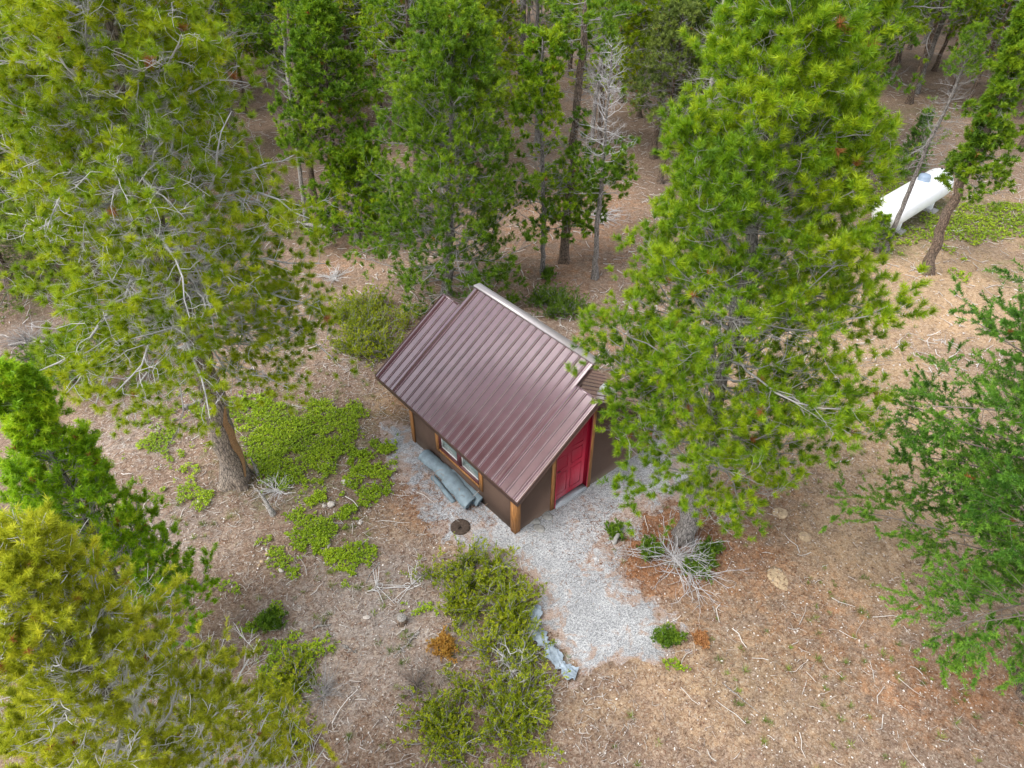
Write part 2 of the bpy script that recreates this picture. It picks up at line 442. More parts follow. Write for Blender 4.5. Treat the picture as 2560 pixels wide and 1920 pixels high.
def tree_meshes(seed, path, r0, nl=60, z0=.2, z1=1., reach=None, L=2.2, el=(.15, .5), lift=.05, n2=9, n3=3,
                sh_len=.09, nn=14, ln=.07, wd=.009, tilt=.9, live=lambda f: 1.0, l2=.42, l3=.34, wig=.16, taper=.85,
                shoots=4, tsides=14, flare=.5, grey=.25, twig=1.0, spray=False, rust=.004, tw2=0.0, sh_up=.55, side=None):
    """returns MB for trunk, branches, crown. path = trunk points (relative to the base)"""
    rng = np.random.default_rng(seed)
    path = np.asarray(path, float)
    seg = np.r_[0, np.cumsum(np.linalg.norm(np.diff(path, axis=0), axis=1))]; tot = seg[-1]
    nr = 26; u = np.linspace(0, 1, nr) ** 1.15 * tot
    TP = np.stack([np.interp(u, seg, path[:, k]) for k in range(3)], 1)
    TP[1:-1] = (TP[:-2] + 2 * TP[1:-1] + TP[2:]) / 4
    TP[2:-1, :2] += rng.normal(0, r0 * .16, (nr - 3, 2))
    fr = u / tot
    rr = r0 * (1 - taper * fr) * (1 + flare * np.exp(-u / .18)) * (1 + rng.normal(0, .035, nr))
    rr[-1] = .01
    TP[0, 2] -= .15
    trunk = MB(); V, F = tubes(TP[None], rr[None], tsides)
    V = V.reshape(nr, tsides, 3); ang = rng.random(tsides)
    off = (fnoise(np.arange(tsides)[None] * 1.0 + 0 * fr[:, None], fr[:, None] * 30, 1.6, seed) - .5)
    low = np.exp(-u / .25)[:, None] * (np.sin(np.arange(tsides) / tsides * 2 * np.pi * 4 + seed) * .35)[None]
    V = TP[:, None] + (V - TP[:, None]) * (1 + .16 * off + low)[..., None]
    trunk.add(V.reshape(-1, 3), F)
    # limbs
    f = z0 + (z1 - z0) * (np.arange(nl) + rng.random(nl)) / nl
    f = np.clip(f, 0, .995)
    S = np.stack([np.interp(f * tot, u, TP[:, k]) for k in range(3)], 1)
    tr = np.interp(f * tot, u, rr)
    az = np.arange(nl) * 2.39996 + rng.normal(0, .35, nl)
    g = (f - z0) / (1 - z0)
    prof = reach(g) if reach is not None else (1 - g) ** .7
    LL = np.maximum(L * prof * rng.uniform(.72, 1.12, nl), .12)
    if side is not None: LL = LL * (1 - side[1] * (.5 + .5 * np.cos(az - side[0])))
    e = el[0] + (el[1] - el[0]) * g + rng.normal(0, .12, nl)
    D = np.stack([np.cos(az) * np.cos(e), np.sin(az) * np.cos(e), np.sin(e)], 1)
    n1p = 9
    P1 = walk(rng, S, D, LL, n1p, wig, lift)
    R1 = np.minimum(tr * .6, .007 + LL * .0075 * twig)[:, None] * np.linspace(1, .22, n1p)[None]
    br = MB(); V, F = tubes(P1, R1, 6); br.add(V, F)
    lv = np.array([live(q) for q in f])
    # second order
    i2 = np.repeat(np.arange(nl), n2); m2 = len(i2)
    t2 = np.tile((np.arange(n2) + .5) / n2, nl) * .86 + .10 + rng.normal(0, .03, m2); t2 = np.clip(t2, .05, .98)
    p2, d2 = sample(P1, i2, t2)
    sgn = np.where((np.arange(m2) % 2) == 0, 1, -1)
    lat = norm(np.cross(d2, UP)) * sgn[:, None]
    ang = rng.uniform(.55, 1.15, m2)
    D2 = d2 * np.cos(ang)[:, None] + lat * np.sin(ang)[:, None] + UP * rng.normal(.12, .25, m2)[:, None]
    L2 = LL[i2] * l2 * (1.15 - t2 * .75) * rng.uniform(.6, 1.25, m2) + .10
    P2 = walk(rng, p2, D2, L2, 6, wig * 1.35, lift * .8 + tw2)
    R2 = (np.interp(t2, [0, 1], [1, .3]) * R1[i2, 0] * .45).clip(.0028, .018)[:, None] * np.linspace(1, .3, 6)[None]
    V, F = tubes(P2, R2, 4); br.add(V, F)
    # third order twigs
    i3 = np.repeat(np.arange(m2), n3); m3 = len(i3)
    t3 = rng.uniform(.25, .98, m3)
    p3, d3 = sample(P2, i3, t3)
    D3 = norm(d3 + rng.normal(0, .55, (m3, 3)) + UP * .15)
    L3 = (L2[i3] * l3 * rng.uniform(.5, 1.3, m3) + .05)
    P3 = walk(rng, p3, D3, L3, 5, wig * 1.7, lift + tw2)
    R3 = np.full((m3, 1), .0028 * (.6 + .5 * twig)) * np.linspace(1, .5, 5)[None]
    V, F = tubes(P3, R3, 3); br.add(V, F)
    # shoots with needles
    cr = MB()
    lv2 = lv[i2]; lv3 = lv2[i3]
    outer2 = (t2 > grey) | (rng.random(m2) < .3); outer3 = outer2[i3]
    keep2 = (rng.random(m2) < lv2) & outer2; keep3 = keep2[i3] & (rng.random(m3) < .93)
    ps, ds, tn = [], [], []
    tint1 = np.clip(.5 + rng.normal(0, .13, nl), .1, .9)
    def put(P, idx, ts, tl):
        p, d = sample(P, idx, ts)
        ps.append(p); ds.append(norm(d + UP * sh_up * .8 + rng.normal(0, .2, (len(p), 3)))); tn.append(tl)
    k3 = np.nonzero(keep3)[0]; k2 = np.nonzero(keep2)[0]
    put(P3, k3, np.full(len(k3), .97), tint1[i2[i3[k3]]] + .16 + rng.normal(0, .1, len(k3)))
    for q in range(shoots - 1):
        put(P3, k3, rng.uniform(.15 if spray else .45, .95, len(k3)), tint1[i2[i3[k3]]] - .04 + rng.normal(0, .12, len(k3)))
    put(P2, k2, np.full(len(k2), .98), tint1[i2[k2]] + .16 + rng.normal(0, .1, len(k2)))
    if spray:
        for q in range(4): put(P2, k2, rng.uniform(.15, .95, len(k2)), tint1[i2[k2]] + rng.normal(0, .12, len(k2)))
    k1 = np.nonzero(rng.random(nl) < lv)[0]
    put(P1, k1, np.full(len(k1), .99), tint1[k1] + .2)
    p = np.concatenate(ps); d = np.concatenate(ds); t = np.concatenate(tn)
    if live(.99) > .5:
        tp = TP[-1][None] + rng.normal(0, .03, (5, 3)); p = np.r_[p, tp]; d = np.r_[d, np.tile(UP, (5, 1))]; t = np.r_[t, np.full(5, .8)]
    t = np.where(rng.random(len(t)) < rust, -1, np.clip(t, .05, .98))
    V, F, A = needles(rng, p, d, np.full(len(p), sh_len) * rng.uniform(.6, 1.3, len(p)), nn, ln, wd, tilt, t)
    if len(V): cr.add(V, F, A)
    return trunk, br, cr, TP, rr, len(p)

NSH = 0
def make_tree(name, base, path, label, cat, barkm, twigm, ndlm, group=None, **kw):
    global NSH
    root = empty(name, (base[0], base[1], float(gz(base[0], base[1]))))
    tag(root, label, cat, group)
    tr, br, cr, TP, rr, n = tree_meshes(path=path, **kw); NSH += n
    tr.build('trunk', barkm, root, True)
    br.build('branches', twigm, root, True)
    if cr.n: cr.build('crown', ndlm, root)
    return root, TP, rr
def wp(base, pts):
    """trunk way points given as survey sightings, standing in the plane y = base y"""
    out = [np.zeros(3)]
    for x, y in pts:
        q = PL(x, y, base[1]); out.append(np.array([q[0] - base[0], 0, q[2]]))
    return out
def scar(root, TP, rr, f0, f1, a0, width, name='bare_wood', mat=None):
    """a strip of bare wood lying on the trunk"""
    n = len(TP); ks = [k for k in range(n) if f0 <= k / (n - 1) <= f1]
    mb = MB(); V = []; F = []
    for j, k in enumerate(ks):
        w = width * math.sin(math.pi * (j + .6) / (len(ks) + .2))
        for i in range(5):
            a = a0 + (i - 2) / 2 * w + .25 * math.sin(j * .9)
            r_ = rr[k] * 1.05 + .012 * (1 - abs(i - 2) / 2)
            V.append(TP[k] + np.array([math.cos(a) * r_, math.sin(a) * r_, 0]))
    for j in range(len(ks) - 1):
        for i in range(4):
            b = j * 5 + i; F.append((b, b + 1, b + 6, b + 5))
    mb.add(V, F); mb.build(name, mat or M['scar'], root, True)

# ------------------------------------------------------------------ ground (one sheet)
def axis(lo, hi, fine, far):
    a = list(np.arange(lo, hi + 1e-6, fine)); s = fine
    x = a[-1]
    while x < far: s *= 1.16; x += s; a.append(x)
    x = a[0]; s = fine; b = []
    while x > -far: s *= 1.16; x -= s; b.append(x)
    return np.array(b[::-1] + a)
def poly_w(pts, z=0):
    return np.array([G(x, y)[:2] for x, y in pts])
def inpoly(x, y, P):
    c = np.zeros(x.shape, bool); n = len(P)
    for i in range(n):
        x1, y1 = P[i]; x2, y2 = P[(i + 1) % n]
        if y1 == y2: continue
        c ^= ((y1 > y) != (y2 > y)) & (x < (x2 - x1) * (y - y1) / (y2 - y1) + x1)
    return c
def sdist(x, y, P):
    d = np.full(x.shape, 1e9); n = len(P)
    for i in range(n):
        a = P[i]; b = P[(i + 1) % n]; ab = b - a
        t = np.clip(((x - a[0]) * ab[0] + (y - a[1]) * ab[1]) / max(ab @ ab, 1e-9), 0, 1)
        d = np.minimum(d, np.hypot(x - a[0] - t * ab[0], y - a[1] - t * ab[1]))
    return np.where(inpoly(x, y, P), d, -d)

GRAVEL = poly_w([(825, 925), (870, 905), (900, 940), (1000, 900), (1290, 900), (1430, 930), (1500, 1010), (1480, 1085), (1400, 1110), (1385, 1165),
                 (1335, 1195), (1350, 1240), (1395, 1285), (1432, 1335), (1462, 1395), (1440, 1440), (1330, 1456), (1245, 1462),
                 (1205, 1410), (1160, 1345), (1150, 1265), (1090, 1228), (985, 1205), (935, 1150), (905, 1085), (868, 1045), (835, 985)])
GRAVEL2 = poly_w([(1520, 1085), (1590, 1075), (1625, 1110), (1600, 1145), (1540, 1140)])
def blobs(lst):
    out = []
    for x, y, rx, ry, v in lst:
        c = G(x, y)[:2]; ax = abs(G(x + rx, y)[0] - c[0]); ay = abs(G(x, max(y - ry, -200))[1] - c[1])
        out.append((c[0], c[1], max(ax, .1), max(ay, .1), v))
    return out
TAN = blobs([(2000, 950, 180, 260, 1.0), (1600, 1450, 300, 160, .6), (1850, 1150, 240, 160, .75), (1850, 850, 330, 250, .8), (2050, 620, 260, 110, 1.0), (1700, 1150, 150, 160, .35), (1650, 1320, 260, 200, .45), (2180, 480, 140, 60, .9),
             (1900, 1350, 220, 200, .35), (2050, 260, 200, 80, .35), (1300, 1530, 140, 60, .5), (840, 880, 50, 40, .8), (1030, 1180, 90, 40, .55), (1420, 500, 120, 90, .2),
             (1300, 500, 150, 120, .15), (860, 1130, 100, 50, .5), (760, 640, 90, 70, .3)])
RUST_SHADE = blobs([(1600, 1180, 120, 120, .5), (2050, 1480, 220, 110, .55), (1780, 1350, 200, 160, .36), (1430, 1175, 150, 80, .95), (1640, 1080, 120, 50, .45), (1560, 1140, 70, 60, .5), (1390, 1230, 60, 60, .8), (980, 1080, 110, 60, .75), (930, 1050, 50, 60, .7),  # rusty needles; the brown patch under the fir paints its shade into the floor
              (1060, 1120, 60, 30, .6), (1730, 1230, 160, 80, .25), (1950, 1420, 200, 80, .4), (1250, 480, 200, 110, .45), (1200, 600, 130, 60, .4),
              (1530, 1300, 90, 90, .35), (640, 1090, 80, 60, .2), (480, 1130, 90, 50, .3), (860, 870, 40, 25, .5), (740, 560, 80, 60, .35), (1290, 740, 60, 30, .5)])
GREYB = blobs([(420, 1150, 200, 130, .55), (300, 950, 200, 80, .5), (800, 1350, 280, 190, .7), (620, 1060, 120, 80, .45), (720, 1500, 160, 90, .65), (350, 850, 150, 60, .4), (1050, 1450, 150, 100, .3), (1580, 1110, 90, 40, .5),
               (60, 730, 120, 60, .5), (1280, 470, 120, 40, .4), (1960, 260, 150, 60, .3), (900, 1260, 110, 50, .4)])
GREENB = blobs([(2080, 470, 200, 40, .9), (1960, 400, 80, 50, .7), (1900, 520, 100, 40, .7), (2180, 600, 80, 60, .5), (640, 960, 190, 120, .7), (720, 1140, 90, 80, .5),
                (140, 790, 120, 60, .6), (660, 470, 60, 40, .8), (2000, 240, 120, 20, .5), (1930, 800, 160, 110, .28), (100, 650, 100, 40, .5), (600, 1450, 60, 90, .4), (1230, 620, 80, 30, .2)])
def field(x, y, B):
    v = np.zeros(x.shape)
    for cx, cy, ax, ay, a in B: v = np.maximum(v, a * np.exp(-.5 * (((x - cx) / ax) ** 2 + ((y - cy) / ay) ** 2) * 1.2))
    return v
def set_attr(me, name, v):
    a = me.attributes.new(name, 'FLOAT', 'POINT'); a.data.foreach_set("value", np.asarray(v, np.float32).ravel())

gx = axis(-13, 15, .09, 420); gy = axis(3, 30, .09, 480)
XX, YY = np.meshgrid(gx, gy)
ZZ = gz(XX, YY) + (fnoise(XX, YY, .35, 21) - .5) * .035
nx_, ny_ = len(gx), len(gy)
idx = np.arange(nx_ * ny_).reshape(ny_, nx_)
gF = np.stack([idx[:-1, :-1], idx[:-1, 1:], idx[1:, 1:], idx[1:, :-1]], -1).reshape(-1, 4)
mb = MB(); mb.add(np.stack([XX, YY, ZZ], -1).reshape(-1, 3), gF)
ground = mb.build('ground', M['ground'], None, True)
for nme, B in (('tan', TAN), ('rust', RUST_SHADE), ('grey', GREYB), ('green', GREENB)):
    set_attr(ground.data, nme, field(XX, YY, B))
tag(ground, 'forest floor of brown needle duff, bare tan earth and scattered twigs', 'ground', kind='structure')

# gravel path: its own sheet, lying on the ground and feathering out below it at the ragged edge
hx = np.arange(-4.2, 5.2, .05); hy = np.arange(5.0, 14.0, .05)
X2, Y2 = np.meshgrid(hx, hy)
sd = np.maximum(sdist(X2, Y2, GRAVEL), sdist(X2, Y2, GRAVEL2) - .1)
rag = sd + (fnoise(X2, Y2, .9, 31) - .5) * .7 + (fnoise(X2, Y2, .16, 33) - .5) * .75
base2 = gz(X2, Y2) + (fnoise(X2, Y2, .35, 21) - .5) * .035
Z2 = base2 + np.clip(rag * .08, -.05, .022) + (fnoise(X2, Y2, .12, 36) - .5) * .010
keep = (np.maximum.reduce([rag[:-1, :-1], rag[1:, :-1], rag[:-1, 1:], rag[1:, 1:]]) > -.2).reshape(-1)
idx = np.arange(X2.size).reshape(X2.shape)
F2 = np.stack([idx[:-1, :-1], idx[:-1, 1:], idx[1:, 1:], idx[1:, :-1]], -1).reshape(-1, 4)[keep]
mb = MB(); used = np.zeros(X2.size, int) - 1; uq = np.unique(F2); used[uq] = np.arange(len(uq))
mb.add(np.stack([X2, Y2, Z2], -1).reshape(-1, 3)[uq], used[F2])
gravel = mb.build('gravel_path', M['gravel'], None, True)
set_attr(gravel.data, 'pure', np.clip(rag.reshape(-1)[uq] / .7, 0, 1) * (1 - .75 * field(X2, Y2, RUST_SHADE).reshape(-1)[uq]))
tag(gravel, 'pale grey gravel path and apron around the brown cabin', 'path', kind='structure')
def surf(x, y):
    return gz(x, y) + .012

# ------------------------------------------------------------------ the cabin
cabin = empty('cabin', (HN[0], HN[1], 0.0), R(-50))
tag(cabin, 'small brown cabin with ribbed metal shed roof and red door on gravel', 'cabin')
LEN, oN, oF, oe, EZ, SL, HW, UPL = 3.79, .103, 1.432, .046, 1.19, .681, 2.09, .509
XF, XN = -(LEN + oF), oN
def zr(b): return EZ + (b + oe) * SL
ZR = zr(HW); BSL = -.68; BY = 4.23
def zb(y): return ZR + (y - HW) * BSL
T = .075
DB0, DB1 = 1.075, 2.065
Z0 = -.10
w = MB()
WA0, WA1, WZ0, WZ1 = 1.17, 2.66, .60, 1.07     # window opening along the eave wall (distance from the near corner)
# eave wall
w.box(-LEN, -WA1, 0, .10, Z0, EZ - T - .01); w.box(-WA0, 0, 0, .10, Z0, EZ - T - .01)
w.box(-WA1, -WA0, 0, .10, Z0, WZ0); w.box(-WA1, -WA0, 0, .10, WZ1, EZ - T - .01)
# gable wall with the door opening
w.prism([(.10, Z0), (DB0, Z0), (DB0, zr(DB0) - T - .02), (.10, zr(.10) - T - .02)], 0, -.10, 0)
w.prism([(DB1, Z0), (2 * HW, Z0), (2 * HW, zb(2 * HW) - T - .02), (HW, ZR - T - .02), (DB1, zr(DB1) - T - .02)], 0, -.10, 0)
# far gable and back wall
w.prism([(.10, Z0), (2 * HW - .1, Z0), (2 * HW - .1, zb(2 * HW - .1) - T - .02), (HW, ZR - T - .02), (.10, zr(.10) - T - .02)], 0, -LEN, -LEN + .1)
w.box(-LEN, 0 - .10, 2 * HW - .10, 2 * HW, Z0, zb(2 * HW) - T - .02)
w.build('wall', M['siding'], cabin)
# clerestory (raised top)
UX0, UX1 = XF + .678, XN - .658
UB = HW + UPL
cl = MB()
cl.prism([(HW - .25, zr(HW - .25) - T - .03), (UB - .27, zr(UB - .27) - T - .02), (UB - .27, zb(UB - .27) - .01), (HW, ZR - .05)], 0, UX0 + .04, UX0 + .10)
cl.prism([(HW - .25, zr(HW - .25) - T - .03), (UB - .27, zr(UB - .27) - T - .02), (UB - .27, zb(UB - .27) - .01), (HW, ZR - .05)], 0, UX1 - .10, UX1 - .04)
cl.box(UX0 + .10, UX1 - .10, UB - .33, UB - .27, zb(UB) - .05, zr(UB - .28) - T - .02)
cl.build('clerestory_wall', M['siding'], cabin)

def rib_profile(x0, x1, phase):
    """cross-section of the metal sheet as (x, height) pairs, ribs at .229 m"""
    pts = [(x0, .0)]
    k = math.ceil((x0 - phase) / .229 - 1e-6)
    xs = []
    while phase + k * .229 < x1 - .05:
        c = phase + k * .229
        if c > x0 + .03: xs.append(c)
        k += 1
    for i, c in enumerate(xs):
        pts += [(c - .010, 0), (c - .006, .008), (c + .006, .008), (c + .010, 0), (c + .0105, -.003), (c + .013, -.003), (c + .0135, 0)]
        for q in (.055, .093, .131, .169):
            if c + q + .02 < x1: pts += [(c + q - .003, 0), (c + q, .0007), (c + q + .003, 0)]
    pts.append((x1, 0)); return pts
def sheet(mbx, x0, x1, ya, za, yb, zb_, phase, n=1):
    pr = rib_profile(x0, x1, phase); L_ = math.hypot(yb - ya, zb_ - za); ny = -(zb_ - za) / L_; nz = (yb - ya) / L_
    V = []
    for j in range(n + 1):
        t = j / n; y = ya + (yb - ya) * t; z = za + (zb_ - za) * t
        for x, h in pr: V.append((x, y + ny * h, z + nz * h))
    m = len(pr)
    F = [(j * m + i, j * m + i + 1, (j + 1) * m + i + 1, (j + 1) * m + i) for j in range(n) for i in range(m - 1)]
    mbx.add(V, F)
roof = empty('roof', (0, 0, 0)); roof.parent = cabin; COL.objects  # roof: sheets, deck and trim
fr_ = MB(); PH = XN - .12
sheet(fr_, XF, UX0, -oe, EZ, HW + .02, zr(HW + .02), PH)
sheet(fr_, UX0, UX1, -oe, EZ, UB, zr(UB), PH)
sheet(fr_, UX1, XN, -oe, EZ, HW + .02, zr(HW + .02), PH)
fr_.build('front_roof_panel', M['roof'], roof)
bk = MB()
sheet(bk, XF, XN, HW + .02, zb(HW + .02) + .006, BY, zb(BY) + .006, PH)
bk.build('back_roof_panel', M['roof'], roof)
dk = MB()
def slab(mbx, x0, x1, ya, za, yb, zb_, t0, t1):
    mbx.prism([(ya, za - t0), (ya, za - t1), (yb, zb_ - t1), (yb, zb_ - t0)], 0, x0, x1)
slab(dk, XF + .02, XN - .02, -oe + .02, zr(-oe + .02), HW, ZR, .006, T)
slab(dk, XF + .02, XN - .02, HW + .001, zb(HW), BY - .02, zb(BY - .02), .006, T)
slab(dk, UX0 + .02, UX1 - .02, HW + .001, zr(HW), UB - .02, zr(UB - .02), .006, T)
dk.build('roof_deck', M['roof_trim'], roof)
# rake boards, fascia and metal edges
tr = MB()
for x0, x1 in ((XF - .022, XF + .018), (XN - .018, XN + .022)):
    slab(tr, x0, x1, -oe, zr(-oe), HW, ZR, .004, .125)
    slab(tr, x0, x1, HW + .002, zb(HW), BY, zb(BY), .004, .125)
tr.box(XF + .018, XN - .018, -oe - .004, -oe + .016, EZ - .12, EZ - .006)
tr.box(XF + .018, XN - .018, BY - .016, BY + .004, zb(BY) - .12, zb(BY) - .006)
for x0, x1 in ((UX0 - .002, UX0 + .018), (UX1 - .018, UX1 + .002)):
    slab(tr, x0, x1, HW + .03, zr(HW + .03), UB, zr(UB), .004, .16)
tr.box(UX0 + .018, UX1 - .018, UB - .018, UB + .002, zr(UB) - .16, zr(UB) - .006)
tr.build('rake_trim', M['roof_trim'], roof)
ed = MB()
slab(ed, XN - .004, XN + .028, -oe - .01, zr(-oe - .01), HW - .02, zr(HW - .02), -.012, .004)
ed.box(XF + .02, XN - .02, -oe - .012, -oe - .004, EZ - .028, EZ + .004)
slab(ed, XF - .028, XF + .004, -oe - .01, zr(-oe - .01), HW - .02, zr(HW - .02), -.012, .004)
ed.build('metal_edge', M['roof_trim'], roof)
cpv = MB()
zc = zr(UB)
cpv.prism([(UB - .06, zc + .000), (UB - .055, zc + .040), (UB + .14, zc + .030), (UB + .14, zc - .09), (UB + .125, zc - .09), (UB + .125, zc + .016), (UB - .045, zc + .022), (UB - .05, zc - .01)], 0, UX0 - .03, UX1 + .03)
cpv.build('ridge_cap', M['cap'], roof)
for x0, x1 in ((XF - .02, UX0 - .0), (UX1 + .0, XN + .02)):
    rc = MB(); rc.prism([(HW - .02, ZR - .004), (HW + .012, ZR + .016), (HW + .06, zb(HW + .06) + .014), (HW + .06, zb(HW + .06) + .008), (HW + .01, ZR + .008), (HW - .02, ZR - .008)], 0, x0, x1)
    rc.build('ridge_flashing', M['roof'], roof)
# vent hood on the back slope
vn = empty('roof_vent', (.28 - .75, 2.95, zb(2.95) + .02)); vn.parent = roof
v = MB(); v.box(-.16, .16, -.2, .2, -.012, .012); v.build('flashing', M['cap'], vn)
v = MB(); v.prism([(-.10, .0), (.14, .0), (.14, .06), (.02, .16), (-.10, .12)], 0, -.10, .10); v.build('hood', M['tank'], vn)

# corner posts and trim boards
def board(name, *boxes, mat='stain', parent=cabin):
    b = MB()
    for q in boxes: b.box(*q)
    return b.build(name, M[mat], parent)
PT = .075
board('corner_post', (-.02, .03, -.03, .115, Z0, zr(.1) - T - .03), (-.12, -.02, -.03, -.001, Z0, EZ - T - .02))
board('corner_post', (-LEN - .03, -LEN + .09, -.03, -.001, Z0, EZ - T - .02), (-LEN - .03, -LEN - .001, -.001, .10, Z0, EZ - T + .02))
board('door_trim', (.001, .028, DB0 - .105, DB0 - .003, Z0, zr(DB0 - .1) - T - .03))
board('door_trim', (.001, .028, DB1 + .003, DB1 + .10, Z0, zr(DB1) - T - .04))
board('corner_post', (-.02, .03, 2 * HW - .1, 2 * HW + .03, Z0, zb(2 * HW) - T - .03))
# windows
wd_ = empty('window', (-(WA0 + WA1) / 2, 0, (WZ0 + WZ1) / 2)); wd_.parent = cabin
hw2 = (WA1 - WA0) / 2; hh2 = (WZ1 - WZ0) / 2
board('window_trim', (-hw2 - .11, -hw2 - .002, -.028, -.001, -hh2 - .09, hh2 + .02), (hw2 + .002, hw2 + .11, -.028, -.001, -hh2 - .09, hh2 + .02),
      (-hw2 - .002, hw2 + .002, -.026, -.001, -hh2 - .07, -hh2 - .002), parent=wd_)
board('window_frame', (-hw2, -hw2 + .04, -.01, .09, -hh2, hh2), (hw2 - .04, hw2, -.01, .09, -hh2, hh2), (-hw2 + .04, hw2 - .04, -.012, .09, -hh2, -hh2 + .05),
      (-.06, .06, -.008, .088, -hh2 + .05, hh2 - .03), (-hw2 + .04, hw2 - .04, -.01, .09, hh2 - .03, hh2), mat='maroon', parent=wd_)
for s in (-1, 1):
    c = s * (hw2 + .02) / 2; q = (hw2 - .1) / 2
    board('sash', (c - q, c - q + .028, .03, .06, -hh2 + .05, hh2 - .03), (c + q - .028, c + q, .03, .06, -hh2 + .05, hh2 - .03),
          (c - q + .028, c + q - .028, .03, .06, -hh2 + .05, -hh2 + .078), (c - q + .028, c + q - .028, .03, .06, hh2 - .058, hh2 - .03), mat='vinyl', parent=wd_)
    board('pane', (c - q + .028, c + q - .028, .042, .048, -hh2 + .078, hh2 - .058), mat='glass', parent=wd_)
# red door, its top cut to the roof line
door = empty('door', (0, (DB0 + DB1) / 2, 0)); door.parent = cabin
def ztop(b, d=.05): return zr(b) - T - d
yl, yr = DB0 - (DB0 + DB1) / 2, DB1 - (DB0 + DB1) / 2; mid = (DB0 + DB1) / 2
b = MB(); b.prism([(yl + .03, .17), (yr - .03, .17), (yr - .03, ztop(mid + yr)), (yl + .03, ztop(mid + yl))], 0, -.13, -.085)
leaf = b.build('door_leaf', M['red'], door)
b = MB()
def frame(mbx, y0, y1, z0, z1, t=.018, x0=-.085, x1=-.072):
    mbx.box(x0, x1, y0, y1, z0, z0 + t); mbx.box(x0, x1, y0, y1, z1 - t, z1)
    mbx.box(x0, x1, y0, y0 + t, z0 + t, z1 - t); mbx.box(x0, x1, y1 - t, y1, z0 + t, z1 - t)
for y0, y1 in ((yl + .13, -.05), (.05, yr - .13)):
    frame(b, y0, y1, .32, .92, .012, -.085, -.079); frame(b, y0, y1, 1.06, 1.42, .012, -.085, -.079)
frame(b, .05, yr - .13, 1.54, 2.0, .012, -.085, -.079)
b.build('door_panels', M['red'], door)
b = MB()
b.prism([(yl, .02), (yl + .03, .02), (yl + .03, ztop(mid + yl + .03, .03)), (yl, ztop(mid + yl, .03))], 0, -.14, .034)
b.prism([(yr - .03, .02), (yr, .02), (yr, ztop(mid + yr, .03)), (yr - .03, ztop(mid + yr - .03, .03))], 0, -.14, .034)
b.prism([(yl + .03, ztop(mid + yl + .03, .05)), (yr - .03, ztop(mid + yr - .03, .05)), (yr - .03, ztop(mid + yr - .03, .02)), (yl + .03, ztop(mid + yl + .03, .02))], 0, -.14, .02)
b.build('door_jamb', M['red'], door)
b = MB(); b.box(-.13, .05, yl + .03, yr - .03, .06, .155); b.box(.05, .062, yl + .03, yr - .03, .05, .14); b.build('threshold', M['sill'], door)
b = MB(); b.tube([(-.085, yl + .10, 1.08), (-.04, yl + .10, 1.08)], [.026, .022], 10); b.tube([(-.045, yl + .10, 1.08), (-.042, yl + .20, 1.08)], [.011, .010], 8)
b.build('door_handle', M['black'], door, True); b = MB()
b.tube([(-.085, yl + .10, 1.22), (-.055, yl + .10, 1.22)], [.026, .024], 10); b.build('deadbolt', M['black'], door, True)

# ------------------------------------------------------------------ rolls of netting beside the cabin
def roll(name, a, b, r, label, turns=2.2, open_=False):
    a = np.array(a, float); b = np.array(b, float); c = (a + b) / 2; d = b - a; L_ = np.linalg.norm(d)
    o = empty(name, (0, 0, 0)); COL.objects.unlink(o); bpy.data.objects.remove(o)
    mbx = MB(); ax = d / L_; s = norm(np.cross(ax, UP)); u = np.cross(s, ax)
    n = 44; m = 14; V = []; rng = np.random.default_rng(int(r * 1000) + int(L_ * 100))
    for j in range(m):
        t = j / (m - 1); p = a + d * t - c; dent = 1 - .17 * math.exp(-((t - .5) / .06) ** 2)
        for lay in (0, -.006):
            pass
        for i in range(n):
            th = i / (n - 1) * turns * 2 * math.pi
            rr = (r * (1 - .55 * i / n) * dent + .003 * math.sin(5 * th + 3 * t)) * (1 + .018 * math.sin(t * 9 + th))
            V.append(p + s * math.cos(th) * rr * 1.08 + u * math.sin(th) * rr * .92 + ax * (.05 * math.sin(th + 1) * t if open_ else 0))
    F = [(j * n + i, j * n + i + 1, (j + 1) * n + i + 1, (j + 1) * n + i) for j in range(m - 1) for i in range(n - 1)]
    mbx.add(V, F); ob = mbx.build(name, M['net'], None, True); ob.location = tuple(c)
    tag(ob, label, 'mesh roll', 'rolls of grey netting beside the cabin'); return ob
def T4(x, y): return ((x / 4.879 + 1000) / K, (y / 4.879 + 1000) / K)
def gp(x, y, z): return G(*T4(x, y), z)
roll('mesh_roll', gp(300, 670, .19), gp(640, 960, .19), .17, 'far roll of grey netting lying along the cabin wall below the left window pane')
roll('mesh_roll', gp(600, 950, .24), gp(870, 1270, .20), .185, 'near open-ended roll of grey netting in front of the wall', 2.6, True)
roll('mesh_roll', gp(640, 900, .18), gp(990, 1240, .17), .15, 'roll of grey netting squeezed between the open-ended roll and the cabin wall', 2.4, True)
def pipe(a, b, r, label):
    mbx = MB(); a = np.array(a); b = np.array(b); c = (a + b) / 2
    mbx.tube([a - c, (a - c) * .3 + np.array([.01, 0, .0]), (b - c) * .4, b - c], [r, r * .95, r, r * .96], 12)
    o = mbx.build('netting_bundle', M['net'], None, True); o.location = tuple(c); tag(o, label, 'netting bundle')
pipe(gp(400, 940, .07), gp(660, 1250, .07), .062, 'long thin rolled grey netting lying outermost from the cabin wall')
pipe(gp(610, 1100, .06), gp(800, 1290, .06), .045, 'short thin rolled netting between the long thin one and the big rolls')

